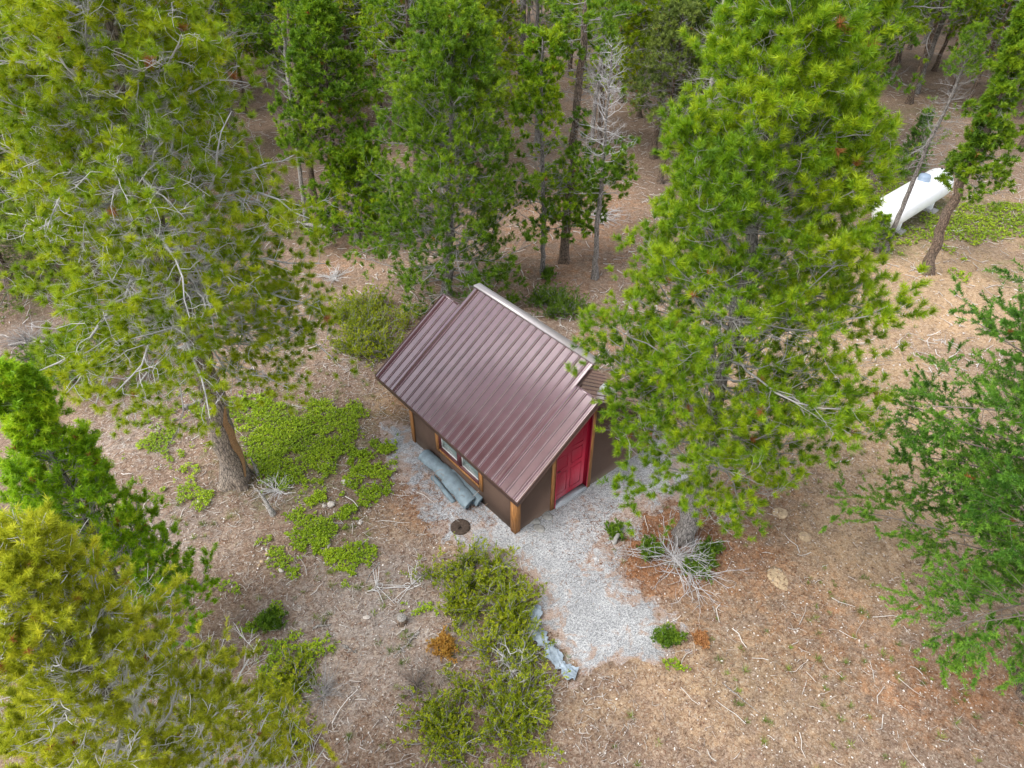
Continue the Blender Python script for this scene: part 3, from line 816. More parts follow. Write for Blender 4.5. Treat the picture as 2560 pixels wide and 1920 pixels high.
# ------------------------------------------------------------------ propane tank
ta = G(1924, 456, .85); tb = G(2020, 398, .85)
tc = (ta + tb) / 2; td = tb - ta; TL = 4.9; az = math.atan2(td[1], td[0])
tank = empty('propane_tank', (tc[0], tc[1], float(gz(tc[0], tc[1]))), az)
tag(tank, 'white horizontal propane tank with blue-grey lid in the clearing', 'propane tank')
mb = MB(); r_ = .58; hl = TL / 2 - .52
prof = [(-hl - .52 * math.sin(a), r_ * math.cos(a)) for a in np.linspace(math.pi / 2, 0, 9)] + [(hl + .52 * math.sin(a), r_ * math.cos(a)) for a in np.linspace(0, math.pi / 2, 9)]
mb.tube([(x, 0, .85) for x, q in prof], [max(q, .004) for x, q in prof], 40)
mb.build('tank_body', M['tank'], tank, True)
for x in (-1.35, 1.35):
    mb = MB(); mb.box(x - .06, x + .06, -.36, .36, .08, .47); mb.build('tank_leg', M['tank'], tank)
    mb = MB(); mb.box(x - .22, x + .22, -.55, .55, -.12, .08); mb.build('concrete_pad', M['concrete'], tank)
for x in (-1.0, .95):
    mb = MB(); mb.tube([(x - .02, 0, .85), (x + .02, 0, .85)], [r_ + .006, r_ + .006], 40, False); mb.build('weld_seam', M['tank_lid'] if False else M['tank'], tank, True)
mb = MB(); mb.tube([(0, 0, 1.36), (0, 0, 1.56), (0, 0, 1.62), (0, 0, 1.645)], [.21, .21, .18, .08], 24)
ld = mb.build('lid', M['tank_lid'], tank, True); ld.location = (.35, 0, 0)
mb = MB(); mb.tube([(0, 0, 1.38), (0, 0, 1.47)], [.045, .04], 12); gq = mb.build('gauge_cap', M['black'], tank, True); gq.location = (1.9, 0, 0)

# ------------------------------------------------------------------ the individual trees
PINE = dict(nn=15, ln=.075, wd=.010, tilt=.85)
# big pine left
b0 = G(510, 1040)
pA, TPa, rra = make_tree('limber_pine', b0, wp(b0, [(470, 900), (432, 765), (375, 600), (320, 430), (285, 300), (262, 180), (240, 20), (225, -70)]),
    'large old pine left of the cabin, thick leaning trunk, tangled bare grey twigs', 'pine tree', M['bark_old'], M['twig_light'], M['ndl_olive'],
    seed=11, r0=.275, nl=145, z0=.37, L=3.05, el=(-.22, .45), lift=.05, reach=lambda g: np.clip(.72 + 1.4 * g, 0, 1) * np.clip(1.25 - g, 0, 1) ** .55,
    n2=13, n3=4, shoots=1, grey=.33, wig=.26, taper=.72, live=lambda f: .86, sh_len=.07, nn=96, ln=.12, wd=.0082, tilt=1.05, rust=.005, twig=1.2)
scar(pA, TPa, rra, .04, .28, -.35, .38)
# big pine right
b0 = G(1475, 1165)
pB, TPb, rrb = make_tree('limber_pine', b0, wp(b0, [(1500, 1080), (1555, 850), (1600, 650), (1625, 500), (1645, 370), (1690, 220), (1745, 75)]),
    'large bright green pine right of the red door, overhanging the cabin roof', 'pine tree', M['bark_grey'], M['twig'], M['ndl_green'],
    seed=24, r0=.19, nl=125, z0=.20, L=2.85, el=(-.10, .55), lift=.06, reach=lambda g: np.clip(.71 + 1.1 * g, 0, 1) * np.clip(1.08 - g, 0, 1) ** .46,
    n2=13, n3=4, shoots=2, grey=.28, wig=.19, taper=.75, live=lambda f: .90, sh_len=.10, nn=66, ln=.10, wd=.0085, tilt=.85, rust=.005, twig=.9)
# pine behind the cabin
b0 = G(965, 640)
make_tree('bushy_pine', b0, wp(b0, [(972, 440), (976, 270), (975, 130), (972, 55)]),
    'dense green pine with foliage to the ground directly behind the cabin roof', 'pine tree', M['bark_grey'], M['twig'], M['ndl_deep'],
    seed=35, r0=.17, nl=115, z0=.05, L=3.0, el=(-.05, .5), lift=.07, reach=lambda g: np.clip(.8 + g, 0, 1) * np.clip(1.12 - g, 0, 1) ** .6,
    n2=11, n3=4, shoots=3, grey=.28, wig=.2, live=lambda f: .92, sh_len=.12, nn=22, ln=.11, wd=.017, tilt=.8)
# tall trunked pine behind, left of it
b0 = G(727, 500)
make_tree('dark_trunk_pine', b0, wp(b0, [(722, 400), (712, 250), (700, 130), (690, 40), (685, -20)]),
    'straight dark-trunked pine with a deep green crown beside the two bare poles', 'pine tree', M['bark'], M['twig_brown'], M['ndl_deep'],
    seed=41, r0=.15, nl=80, z0=.30, L=2.2, n2=9, n3=3, shoots=3, grey=.2, live=lambda f: .9, sh_len=.12, nn=15, ln=.13, wd=.032, tilt=.8, el=(-.1, .3))
# young bushy pine in front of it
b0 = G(772, 520)
make_tree('young_pine', b0, wp(b0, [(772, 430), (775, 330), (776, 300)]),
    'broad young pine, foliage to the ground, left of the dense pine behind the cabin', 'pine tree', M['bark_grey'], M['twig'], M['ndl_green'],
    seed=44, r0=.10, nl=60, z0=.05, L=1.9, n2=10, n3=3, shoots=3, grey=.25, live=lambda f: .85, sh_len=.12, nn=16, ln=.12, wd=.03, el=(.1, .7))
# two bare poles
for (bx, by), pts, r0, seed, lab in (((663, 478), [(650, 390), (632, 250), (617, 120), (610, 20)], .085, 51, 'thin pale grey pole-like pine trunk, the left of a close pair'),
                                     ((688, 484), [(672, 390), (650, 260), (632, 120), (622, 20)], .15, 52, 'thicker brown pine trunk with flared base, right of the thin pale pole')):
    b0 = G(bx, by)
    make_tree('tall_bare_pine', b0, wp(b0, pts), lab, 'pine tree', M['bark'] if r0 > .1 else M['deadwood'], M['twig'], M['ndl_green'],
        seed=seed, r0=r0, nl=34, z0=.45, L=.9, n2=5, n3=2, shoots=2, live=lambda f: .9 if f > .85 else .08, nn=12, ln=.09, wd=.018, taper=.5)
# trio behind the cabin
b0 = G(1172, 590)
make_tree('slender_pine', b0, wp(b0, [(1175, 480), (1171, 330), (1168, 200), (1172, 80)]),
    'slender pine with bare mid trunk, leftmost of the three thin trees behind the roof ridge', 'pine tree', M['bark_grey'], M['twig'], M['ndl_green'],
    seed=61, r0=.085, nl=62, z0=.22, L=1.35, n2=7, n3=3, shoots=3, live=lambda f: .95 if f > .66 else (.5 if f < .42 else .08), nn=15, ln=.12, wd=.028, taper=.6,
    reach=lambda g: np.clip(1.1 - g * .8, 0, 1), el=(.0, .3))
b0 = G(1218, 567)
make_tree('scraggly_pine', b0, wp(b0, [(1226, 470), (1238, 330), (1250, 190), (1258, 90), (1264, 0)]),
    'thickest of the three trees behind the roof ridge, dark tuft low on its trunk', 'pine tree', M['bark'], M['twig'], M['ndl_deep'],
    seed=62, r0=.165, nl=60, z0=.16, L=1.25, n2=8, n3=3, shoots=3, live=lambda f: .95 if f < .38 else (.12 if f < .8 else .7), nn=16, ln=.12, wd=.03, taper=.5,
    reach=lambda g: np.clip(.75 + .25 * np.sin(g * 9), 0, 1), el=(-.3, .2))
b0 = G(1285, 602)
make_tree('dead_top_pine', b0, wp(b0, [(1288, 500), (1300, 390), (1312, 230), (1322, 100)]),
    'thin pine with a dead grey upper half, rightmost of the three behind the roof ridge', 'pine tree', M['bark_grey'], M['twig_light'], M['ndl_deep'],
    seed=63, r0=.095, nl=62, z0=.40, L=1.15, n2=6, n3=3, shoots=3, live=lambda f: .97 if f < .56 else .02, nn=16, ln=.11, wd=.028, taper=.8,
    reach=lambda g: np.clip(1.15 - g, 0, 1) ** .7, el=(.1, .35), twig=.9)
# small spruce sapling in the clearing
b0 = G(1955, 380)
SPR = dict(spray=True, sh_up=.1, tilt=.9)
make_tree('spruce_sapling', b0, [(0, 0, 0), (.03, 0, 1.2), (0, 0, 2.6)], 'small conical spruce sapling in the clearing behind the propane tank', 'spruce tree',
    M['bark'], M['twig_brown'], M['ndl_fir'], seed=71, r0=.05, nl=46, z0=.04, L=.75, n2=8, n3=2, shoots=3, ln=.045, nn=12, wd=.016, sh_len=.10, lift=.06, el=(.1, .6), wig=.08, **SPR)
# tree right of the tank with an orange scar, and the leaning pole in front of the tank
b0 = G(2000, 590)
r1, TPr, rrr = make_tree('scarred_pine', b0, wp(b0, [(2038, 480), (2075, 400), (2120, 310), (2160, 200), (2190, 110), (2215, 20)]),
    'pine right of the white tank with a leaning trunk stripped orange on one side', 'pine tree', M['bark'], M['twig'], M['ndl_deep'],
    seed=73, r0=.165, nl=70, z0=.40, L=1.5, n2=9, n3=3, shoots=3, live=lambda f: .85, nn=16, ln=.12, wd=.028, taper=.6, el=(-.35, .2), lift=.02, side=(math.pi, .88))
scar(r1, TPr, rrr, .03, .32, -.1, .45)
b0 = G(1912, 545)
make_tree('leaning_dead_pine', b0, wp(b0, [(1928, 500), (1965, 410), (2010, 300), (2050, 220), (2085, 140), (2110, 60)]),
    'thin bare leaning trunk crossing in front of the white propane tank', 'dead tree', M['bark_grey'], M['twig'], M['ndl_deep'],
    seed=74, r0=.085, nl=50, z0=.42, L=1.1, n2=8, n3=3, shoots=2, live=lambda f: .75 if f > .8 else .12, nn=12, ln=.09, wd=.016, taper=.6, twig=.8, el=(-.2, .2))
b0 = G(1500 + 400, 640)
make_tree('thin_young_pine', G(1895, 545), wp(G(1895, 545), [(1900, 500), (1908, 470)]), 'thin young pine at the foot of the leaning trunk by the tank', 'pine tree',
    M['bark_grey'], M['twig'], M['ndl_green'], seed=75, r0=.045, nl=26, z0=.08, L=.5, n2=7, n3=3, shoots=2, live=lambda f: .8, nn=14, ln=.08, wd=.015, el=(.1, .7))
# near fir at the right edge
b0 = G(2225, 1490)
make_tree('fir_tree', b0, [(0, 0, 0), (.05, 0, 4), (0, .05, 9), (0, 0, 13)], 'dark green fir reaching in from the right edge with sweeping flat boughs', 'fir tree',
    M['bark'], M['twig_brown'], M['ndl_fir'], seed=81, r0=.22, nl=190, z0=.21, L=3.45, n2=24, n3=4, shoots=4, ln=.05, nn=40, wd=.012, sh_len=.13, lift=.015,
    el=(-.15, .25), wig=.07, live=lambda f: .97, l2=.36, grey=.10, twig=.7, reach=lambda g: np.clip(1.3 - g, 0, 1) ** .6, **SPR)
# near-left bottlebrush pine
b0 = G(330, 1420)
q = PL(25, 815, b0[1])
make_tree('bottlebrush_pine', b0, wp(b0, [(250, 1250), (170, 1090), (95, 950), (30, 820)]), 'small lush green pine at the left edge with one rusty branch end', 'pine tree',
    M['bark_grey'], M['twig'], M['ndl_lime'], seed=91, r0=.075, nl=76, z0=.05, L=1.75, n2=11, n3=3, shoots=4, grey=.30, wig=.13, live=lambda f: .95,
    sh_len=.12, nn=34, ln=.07, wd=.012, tilt=.95, el=(.1, .7), lift=.12, rust=.012)
# nearest pine, bottom left
b0 = np.array([-3.9, 3.3, 0])
make_tree('foreground_pine', b0, [(0, 0, 0), (.05, .02, 2.5), (-.05, .05, 5), (-.12, .1, 6.9)], 'yellow-green pine nearest the camera, filling the lower left corner', 'pine tree',
    M['bark_grey'], M['pale_twig'], M['ndl_yellow'], seed=101, r0=.16, nl=110, z0=.12, L=2.0, n2=11, n3=4, shoots=4, grey=.22, wig=.12, live=lambda f: .70,
    sh_len=.10, nn=38, ln=.06, wd=.0062, tilt=.75, el=(.1, .95), lift=.10, reach=lambda g: np.clip(1.1 - g, 0, 1) ** .6, rust=.004, twig=1.6)
# dull spruce behind the big left pine
for (bx, by), h, seed, lab in (((40, 640), 6.5, 111, 'dull green spruce at the left edge behind the large old pine'), ((150, 590), 5.0, 112, 'shorter dull spruce beside it, mostly hidden by the old pine')):
    b0 = G(bx, by)
    make_tree('spruce_tree', b0, [(0, 0, 0), (0, 0, h * .5), (0, 0, h)], lab, 'spruce tree', M['bark'], M['twig_brown'], M['ndl_spruce'],
        seed=seed, r0=.13, nl=90, z0=.04, L=2.2, n2=11, n3=3, shoots=3, ln=.05, nn=11, wd=.016, sh_len=.13, lift=.03, el=(-.15, .4), wig=.09, **SPR)
# small forked pine left of the old pine
b0 = G(205, 835)
make_tree('forked_pine', b0, wp(b0, [(195, 780), (190, 730), (185, 690)]), 'small spreading pine on a short pale trunk left of the old pine', 'pine tree',
    M['deadwood'], M['twig'], M['ndl_green'], seed=115, r0=.075, nl=40, z0=.2, L=1.3, n2=8, n3=3, shoots=3, live=lambda f: .85, nn=14, ln=.08, wd=.013, el=(.1, .5))

# ------------------------------------------------------------------ forest behind: prototypes copied tree by tree
protos = []
rngF = np.random.default_rng(7)
def proto(kind, seed, h):
    lean = np.random.default_rng(seed).normal(0, .12, 2)
    path = [(0, 0, 0), (lean[0], lean[1], h * .35), (lean[0] * 2, lean[1] * 2, h * .7), (lean[0] * 2.2, lean[1] * 2.2, h)]
    if kind == 'pine':
        rz = np.random.default_rng(seed)
        z0 = rz.uniform(.14, .42)
        return tree_meshes(seed=seed, path=path, r0=.13, nl=70, z0=z0, L=rz.uniform(2.0, 2.7), n2=9, n3=3, shoots=3, live=lambda f: .85 if f > z0 + .08 else .3,
                           nn=11, ln=.15, wd=.034, tilt=.85, sh_len=.12, tsides=8, grey=.3, el=(-.1, .4), twig=1.6, rust=.006, reach=lambda g: np.clip(.8 + g, 0, 1) * np.clip(1.1 - g, 0, 1) ** .6)
    if kind == 'thin':
        return tree_meshes(seed=seed, path=path, r0=.13, nl=50, z0=.42, L=1.6, n2=7, n3=2, shoots=2, live=lambda f: .85 if f > .6 else .15,
                           nn=11, ln=.15, wd=.034, tsides=8, taper=.6, sh_len=.12, twig=1.2)
    return tree_meshes(seed=seed, path=path, r0=.10, nl=52, z0=.22, L=1.25, n2=6, n3=2, shoots=1, live=lambda f: 0.0, nn=2, ln=.01, wd=.001, tsides=8, taper=.8, twig=1.0, reach=lambda g: (1.1 - g) ** .7)
LAB = {'pine': ('green pine crowding the forest behind the clearing', 'pine tree', 'pines of the forest behind', 'forest_pine'),
       'thin': ('sparse tall pine with bare lower trunk in the forest behind', 'pine tree', 'sparse tall pines of the forest behind', 'sparse_forest_pine'),
       'snag': ('leafless grey dead tree among the green forest pines', 'dead tree', 'dead trees of the forest behind', 'forest_snag')}
nk = [M['ndl_deep'], M['ndl_green'], M['ndl_olive'], M['ndl_olive'], M['ndl_green'], M['ndl_spruce']]
for i, (kd, sd_, h) in enumerate([('pine', 201, 8.5), ('pine', 202, 9.5), ('pine', 203, 7.5), ('pine', 204, 9.0), ('pine', 205, 8.0), ('pine', 206, 7.0), ('thin', 211, 9.5), ('thin', 212, 10), ('snag', 221, 8.5), ('snag', 222, 7.5)]):
    t_, b_, c_, _, _, n = proto(kd, sd_, h)
    ms = [('trunk', t_.build('trunk', M['bark'] if kd == 'pine' else (M['bark_grey'] if kd == 'thin' else M['deadwood']), smooth=True, mesh_only=True)),
          ('branches', b_.build('branches', M['twig'], smooth=True, mesh_only=True))]
    if kd != 'snag': ms.append(('crown', c_.build('crown', nk[i % 6], mesh_only=True)))
    protos.append((kd, ms))
def place(pi, x, y, s, rz):
    kd, ms = protos[pi]; lab = LAB[kd]
    o = empty(lab[3], (x, y, float(gz(x, y))), rz); o.scale = (s, s, s * rngF.uniform(.95, 1.1))
    u = x / y; zone = ('far left behind the old pine', -.50), ("at the old pine's right side", -.30), ('left of the dense pine', -.13), ('above the dense pine', .03), ('behind the three thin trees', .17), ('behind the big right pine', .42), ('above the white tank', .60)
    zn = next((z for z, q in zone if u < q), 'in the far right corner')
    row = 'front row' if y < 32 else ('middle rows' if y < 47 else 'farthest rows')
    kindw = {'pine': ['deep green', 'bright green', 'yellow green', 'olive', 'fresh green', 'dull green'][pi % 6] + ' forest pine', 'thin': 'sparse tall forest pine', 'snag': 'leafless grey dead tree'}[kd]
    tag(o, kindw + ' in the ' + row + ', ' + zn, lab[1], lab[2]); FOREST.append(o)
    for nme, me in ms: link(bpy.data.objects.new(nme, me), o)
FOREST = []
OPEN = [poly_w([(1130, 640), (1110, 430), (1180, 400), (1420, 385), (1400, 640)]),
        poly_w([(1700, 640), (1700, 470), (1820, 300), (1900, 235), (2060, 215), (2110, 330), (2300, 420), (2500, 700), (1900, 700)]),
        poly_w([(640, 640), (640, 490), (700, 470), (830, 560), (900, 650)]),
        poly_w([(-60, 760), (-40, 650), (60, 640), (260, 560), (300, 700), (300, 800)])]
spots = []
tries = 0
while len(spots) < 285 and tries < 30000:
    tries += 1
    y = 21 + 44 * rngF.random() ** .85; hwid = y * .77 + 3
    x = rngF.uniform(-hwid, hwid)
    if any(inpoly(np.array([x]), np.array([y]), P)[0] for P in OPEN): continue
    if y < 26 and -9 < x < 6: continue
    if y < 36 and rngF.random() < .45: continue
    if y < 34 and abs(x - 2) < 1.6 and rngF.random() < .5: continue
    md = 1.75 + .012 * y
    if any((x - a) ** 2 + (y - b) ** 2 < md * md for a, b in spots): continue
    spots.append((x, y))
for x, y in spots:
    r = rngF.random()
    pi = int(rngF.integers(0, 6)) if r < .66 else (int(rngF.integers(6, 8)) if r < .90 else int(rngF.integers(8, 10)))
    place(pi, x, y, rngF.uniform(.75, 1.25), rngF.uniform(0, 6.28))

by = {}
for o in FOREST: by.setdefault(o['label'], []).append(o)
for lab, os_ in by.items():
    if len(os_) < 2: continue
    os_.sort(key=lambda o: o.location.y); n = len(os_)
    words = {2: ['nearer', 'farther'], 3: ['nearest', 'middle', 'farthest']}.get(n) or (['nearest', 'second nearest', 'third nearest', 'fourth nearest', 'fifth nearest', 'sixth nearest', 'seventh nearest', 'eighth nearest', 'ninth nearest', 'tenth nearest'] + ['more distant'] * 40)[:n - 1] + ['farthest']
    for o, w_ in zip(os_, words): o['label'] = w_ + ' ' + lab

# ------------------------------------------------------------------ junipers and shrubs
def shrub(name, pts, label, ndl, seed, n=9, h=.35, L=.8, twigm=None, live=.9, dens=1.0, cat='juniper shrub', rad=1, group=None, nn=9):
    rng = np.random.default_rng(seed)
    P = poly_w(pts); c = P.mean(0); lo = P.min(0); hi = P.max(0)
    root = empty(name, (c[0], c[1], float(gz(c[0], c[1])))); tag(root, label, cat, group)
    starts = []
    for _ in range(4000):
        q = rng.uniform(lo, hi)
        if inpoly(q[:1], q[1:], P)[0]: starts.append(q)
        if len(starts) >= n: break
    S = np.repeat(np.array(starts), int(9 * dens), 0); m = len(S)
    S3 = np.c_[S - c, np.full(m, .0)]
    az = rng.uniform(0, 6.28, m); e = rng.uniform(.25, 1.1, m)
    D = np.stack([np.cos(az) * np.cos(e), np.sin(az) * np.cos(e), np.sin(e)], 1)
    Ls = L * rng.uniform(.5, 1.1, m)
    P1 = walk(rng, S3, D, Ls, 7, .18, -.03)
    P1[..., 2] = np.maximum(P1[..., 2] * (h / (.6 * L)), .01)
    br = MB(); V, F = tubes(P1, np.full((m, 1), .010 * rad) * np.linspace(1, .35, 7)[None], 5); br.add(V, F)
    n2 = 8; i2 = np.repeat(np.arange(m), n2); t2 = np.clip(np.tile((np.arange(n2) + .7) / n2, m), 0, .99)
    p2, d2 = sample(P1, i2, t2)
    D2 = norm(d2 + rng.normal(0, .6, (len(i2), 3)) + UP * .2); L2 = rng.uniform(.10, .26, len(i2)) * (L / .8)
    P2 = walk(rng, p2, D2, L2, 5, .25, .08)
    V, F = tubes(P2, np.full((len(i2), 1), .0045 * rad) * np.linspace(1, .4, 5)[None], 3); br.add(V, F)
    br.build('stems', twigm or M['twig'], root, True)
    if live > 0:
        cr = MB(); k = np.nonzero(rng.random(len(i2)) < live)[0]; ps, ds, tn = [], [], []
        bt = np.clip(.5 + rng.normal(0, .14, m), .1, .9)
        for s in range(6):
            p, d = sample(P2, k, rng.uniform(.15, .99, len(k)))
            ps.append(p); ds.append(norm(d + rng.normal(0, .55, d.shape) + UP * .35)); tn.append(bt[i2[k]] + rng.normal(0, .13, len(k)))
        p = np.concatenate(ps); d = np.concatenate(ds); t = np.clip(np.concatenate(tn), .05, .98)
        V, F, A = needles(rng, p, d, np.full(len(p), .055), nn + 4, .028, .011, .6, t, .16); cr.add(V, F, A)
        cr.build('foliage', ndl, root)
    return root
shrub('juniper_shrub', [(925, 1240), (1000, 1215), (1090, 1235), (1140, 1290), (1150, 1350), (1090, 1370), (1040, 1360), (960, 1300)],
      'olive-green juniper spreading at the left edge of the gravel path', M['ndl_juniper'], 301, n=26, h=.38, L=.62, nn=10)
shrub('juniper_shrub', [(1060, 1370), (1120, 1360), (1170, 1430), (1170, 1500), (1120, 1520), (1060, 1460), (1000, 1400)],
      'sparser juniper beside the blue-grey fabric strip, bare pale stems showing', M['ndl_juniper'], 302, n=14, h=.34, L=.6, live=.6, nn=10)
shrub('juniper_shrub', [(900, 1500), (960, 1455), (1080, 1480), (1170, 1560), (1160, 1640), (1000, 1660), (900, 1600)],
      'bright juniper at the bottom of the picture below the bare pale branches', M['ndl_juniper'], 303, n=22, h=.36, L=.62, nn=10)
shrub('juniper_shrub', [(730, 690), (790, 650), (870, 680), (890, 720), (860, 770), (770, 770), (720, 740)],
      'green juniper between the old pine and the left end of the roof', M['ndl_juniper'], 304, n=38, h=.5, L=.85, nn=16)
shrub('juniper_shrub', [(1165, 650), (1210, 640), (1260, 665), (1255, 695), (1200, 690)],
      'small low green juniper just above the roof ridge', M['ndl_jungreen'], 305, n=14, h=.35, L=.7, nn=18)
shrub('juniper_shrub', [(70, 770), (160, 755), (220, 800), (150, 835), (70, 820)],
      'flat green juniper on the ground at the left edge near the grey log', M['ndl_jungreen'], 306, n=18, h=.25, L=.7, nn=16)
shrub('juniper_shrub', [(575, 1440), (640, 1430), (650, 1500), (640, 1640), (560, 1640), (550, 1520)],
      'yellow-green juniper beside the foreground pine at the bottom', M['ndl_juniper'], 307, n=14, h=.3, L=.5)
for j, (x, y, rr_, lab) in enumerate([(1185, 600, 16, 'tiny pine seedling beside the leftmost thin trunk'), (1400, 1195, 20, 'dark green sprig under the dead brush left of the big trunk'),
                                 (1505, 1225, 34, 'dark green shrub under the right side of the dead brush'), (1535, 1195, 15, 'small dark green sprig right of the big pine trunk base'),
                                 (1443, 1385, 16, 'small green tuft on the right edge of the gravel'), (1325, 1155, 9, 'lone green weed in the gravel in front of the cabin'),
                                 (590, 1345, 22, 'small green shrub left of centre in the twig litter'), (1790, 1250, 0, '')]):
    if rr_ == 0: continue
    shrub('green_sprig', [(x - rr_, y), (x, y - rr_ * .7), (x + rr_, y), (x, y + rr_ * .7)], lab, M['ndl_jungreen'], 320 + j, n=max(3, rr_ // 4), h=.16, L=.25, cat='small shrub')
# dead brush at the foot of the right pine
def brush(name, x, y, label, seed, n, L, h, twigm=None, rad=.8):
    return shrub(name, [(x - 12, y), (x, y - 10), (x + 12, y), (x, y + 10)], label, None, seed, n=n, h=h, L=L, twigm=twigm or M['twig'], live=0, cat='dead brush', rad=rad)
brush('dead_brush', 1455, 1210, 'pile of bare grey branches at the foot of the big right pine', 341, 4, 1.2, .40, M['twig_light'], 1.0)
brush('dead_brush', 1490, 1240, 'splayed dead branches over a dark green shrub right of the pile', 342, 2, 1.1, .35, M['twig_light'], 1.0)
brush('dead_brush', 1110, 1450, 'bare pale branches lying over the sparse juniper', 343, 2, .8, .3, M['pale_twig'], 1.4)
brush('dead_brush', 700, 1500, 'bristling dead grey twigs near the foreground pine', 344, 4, .6, .4, M['twig'], .6)
brush('dead_brush', 900, 1480, 'dead grey twigs left of the bottom juniper', 345, 4, .55, .35, M['twig_brown'], .6)
brush('dead_brush', 600, 1060, 'low tangle of pale sticks right of the old pine trunk', 346, 3, .6, .15, M['pale_twig'], .9)
brush('dead_brush', 60, 735, 'heap of pale dead branches at the left edge by the log', 347, 4, 1.1, .25, M['twig'], .9)
brush('dead_brush', 1300, 470, 'scattered heap of pale dead branches on the forest floor behind the three thin trees', 348, 5, 1.2, .15, M['twig_light'], 1.1)
brush('dead_brush', 720, 600, 'low tangle of pale twigs on bare ground right of the old pine', 349, 3, .8, .2, M['pale_twig'], 1.0)
# dead drooping branch of the old pine
# ------------------------------------------------------------------ leafy ground cover (uncountable)
def cover(polys, seed, dens, thr, name, label, size=.022):
    rng = np.random.default_rng(seed); pts = []
    for pl in polys:
        P = poly_w(pl); lo = P.min(0) - .3; hi = P.max(0) + .3
        n = int((hi - lo)[0] * (hi - lo)[1] * dens)
        q = rng.uniform(lo, hi, (n, 2)); s = sdist(q[:, 0], q[:, 1], P)
        v = .5 + 1.5 * (fnoise(q[:, 0], q[:, 1], .40, seed) - .5) + .7 * (fnoise(q[:, 0], q[:, 1], .13, seed + 3) - .5) + np.clip(s, -.6, .35) * .9 + (rng.random(n) - .5) * .12
        pts.append(q[v > thr])
    q = np.concatenate(pts); m = len(q)
    hgt = rng.uniform(.015, .09, m) * (.5 + fnoise(q[:, 0], q[:, 1], .3, 4))
    P3 = np.c_[q, gz(q[:, 0], q[:, 1]) + hgt]
    nl = 5; az = rng.uniform(0, 6.28, (m, nl)); e = rng.uniform(.0, 1.0, (m, nl))
    d = np.stack([np.cos(az) * np.cos(e), np.sin(az) * np.cos(e), np.sin(e)], -1)
    s_ = np.stack([-np.sin(az), np.cos(az), np.zeros_like(az)], -1) * size * .42
    l = size * rng.uniform(.8, 1.6, (m, nl))[..., None]
    b = P3[:, None]
    V = np.stack([b + 0 * d, b + d * l * .55 + s_, b + d * l * 1.1, b + d * l * .55 - s_], 2).reshape(-1, 3)
    t = np.clip(.45 + .5 * (fnoise(q[:, 0], q[:, 1], .5, 77) - .5)[:, None] + rng.normal(0, .17, (m, nl)), .05, 1)
    mbx = MB(); mbx.add(V, np.arange(m * nl * 4).reshape(-1, 4), np.repeat(t.reshape(-1), 4))
    o = mbx.build(name, M['leaf']); tag(o, label, 'ground cover', kind='stuff'); return m
nc = cover([[(520, 880), (620, 855), (700, 880), (780, 880), (800, 930), (770, 990), (720, 1030), (690, 1065), (610, 1060), (540, 1010), (510, 940)],
            [(760, 1010), (800, 960), (845, 965), (850, 1030), (830, 1085), (760, 1110), (745, 1070)],
            [(605, 1115), (690, 1085), (760, 1105), (745, 1170), (690, 1190), (640, 1170)],
            [(690, 1190), (790, 1165), (805, 1225), (740, 1245)]], 401, 1000, .57, 'groundcover_plants', 'bright green creeping ground cover right of the old pine trunk', .03)
nc += cover([[(300, 920), (420, 880), (460, 980), (400, 1010), (300, 980)], [(330, 1060), (420, 1030), (450, 1080), (370, 1100)], [(350, 880), (520, 860), (520, 900), (420, 900)],
             [(480, 1250), (550, 1240), (540, 1295), (480, 1290)], [(560, 1310), (610, 1300), (610, 1360), (560, 1370)], [(580, 1180), (660, 1200), (650, 1240), (590, 1230)],
             [(570, 1390), (690, 1370), (700, 1460), (640, 1500), (590, 1560), (560, 1480)], [(1440, 1360), (1460, 1370), (1455, 1420), (1440, 1410)], [(870, 1310), (930, 1320), (950, 1360), (900, 1350)]],
            402, 700, .66, 'groundcover_sprigs', 'scattered sparse patches of green creeping plants in the twig litter', .03)
nc += cover([[(2000, 480), (2080, 440), (2250, 450), (2250, 520), (2060, 520), (1940, 530), (1900, 560), (1890, 500)], [(1880, 380), (1960, 385), (1930, 440), (1880, 450)],
             [(2050, 590), (2075, 590), (2075, 610), (2050, 610)], [(2030, 530), (2080, 540), (2070, 560)], [(640, 440), (700, 450), (720, 500), (660, 500)],
             [(1170, 640), (1240, 640), (1240, 660), (1170, 660)]], 403, 160, .55, 'clearing_grass', 'yellow-green low growth around the white tank', .05)

rng = np.random.default_rng(66); q = rng.uniform((-8, 4.0), (12, 19), (1500, 2))
q = q[(fnoise(q[:, 0], q[:, 1], 1.6, 55) > .5) & (sdist(q[:, 0], q[:, 1], GRAVEL) < .1)]
u_ = (q[:, 0] - HN[0]) * .643 - (q[:, 1] - HN[1]) * .766; v_ = (q[:, 0] - HN[0]) * .766 + (q[:, 1] - HN[1]) * .643
q = q[~((u_ < .1) & (u_ > -LEN - .1) & (v_ > -.1) & (v_ < 2 * HW + .1))]
m = len(q); nb = 26; az = rng.uniform(0, 6.28, (m, nb)); e_ = rng.uniform(.3, 1.2, (m, nb)); rad = rng.uniform(.01, .05, (m, 1)) * rng.random((m, nb))
B = np.stack([q[:, :1] + np.cos(az) * rad, q[:, 1:] + np.sin(az) * rad, np.repeat(gz(q[:, 0], q[:, 1])[:, None], nb, 1)], -1)
d = np.stack([np.cos(az) * np.cos(e_), np.sin(az) * np.cos(e_), np.sin(e_)], -1); sd_ = np.stack([-np.sin(az), np.cos(az), 0 * az], -1) * .004
V = np.stack([B - sd_, B + sd_, B + d * rng.uniform(.05, .15, (m, 1, 1))], 2).reshape(-1, 3)
mb = MB(); mb.add(V, np.arange(len(V)).reshape(-1, 3), np.repeat(np.clip(rng.uniform(.3, 1, (m, 1)) + rng.normal(0, .1, (m, nb)), .05, 1).reshape(-1), 3))
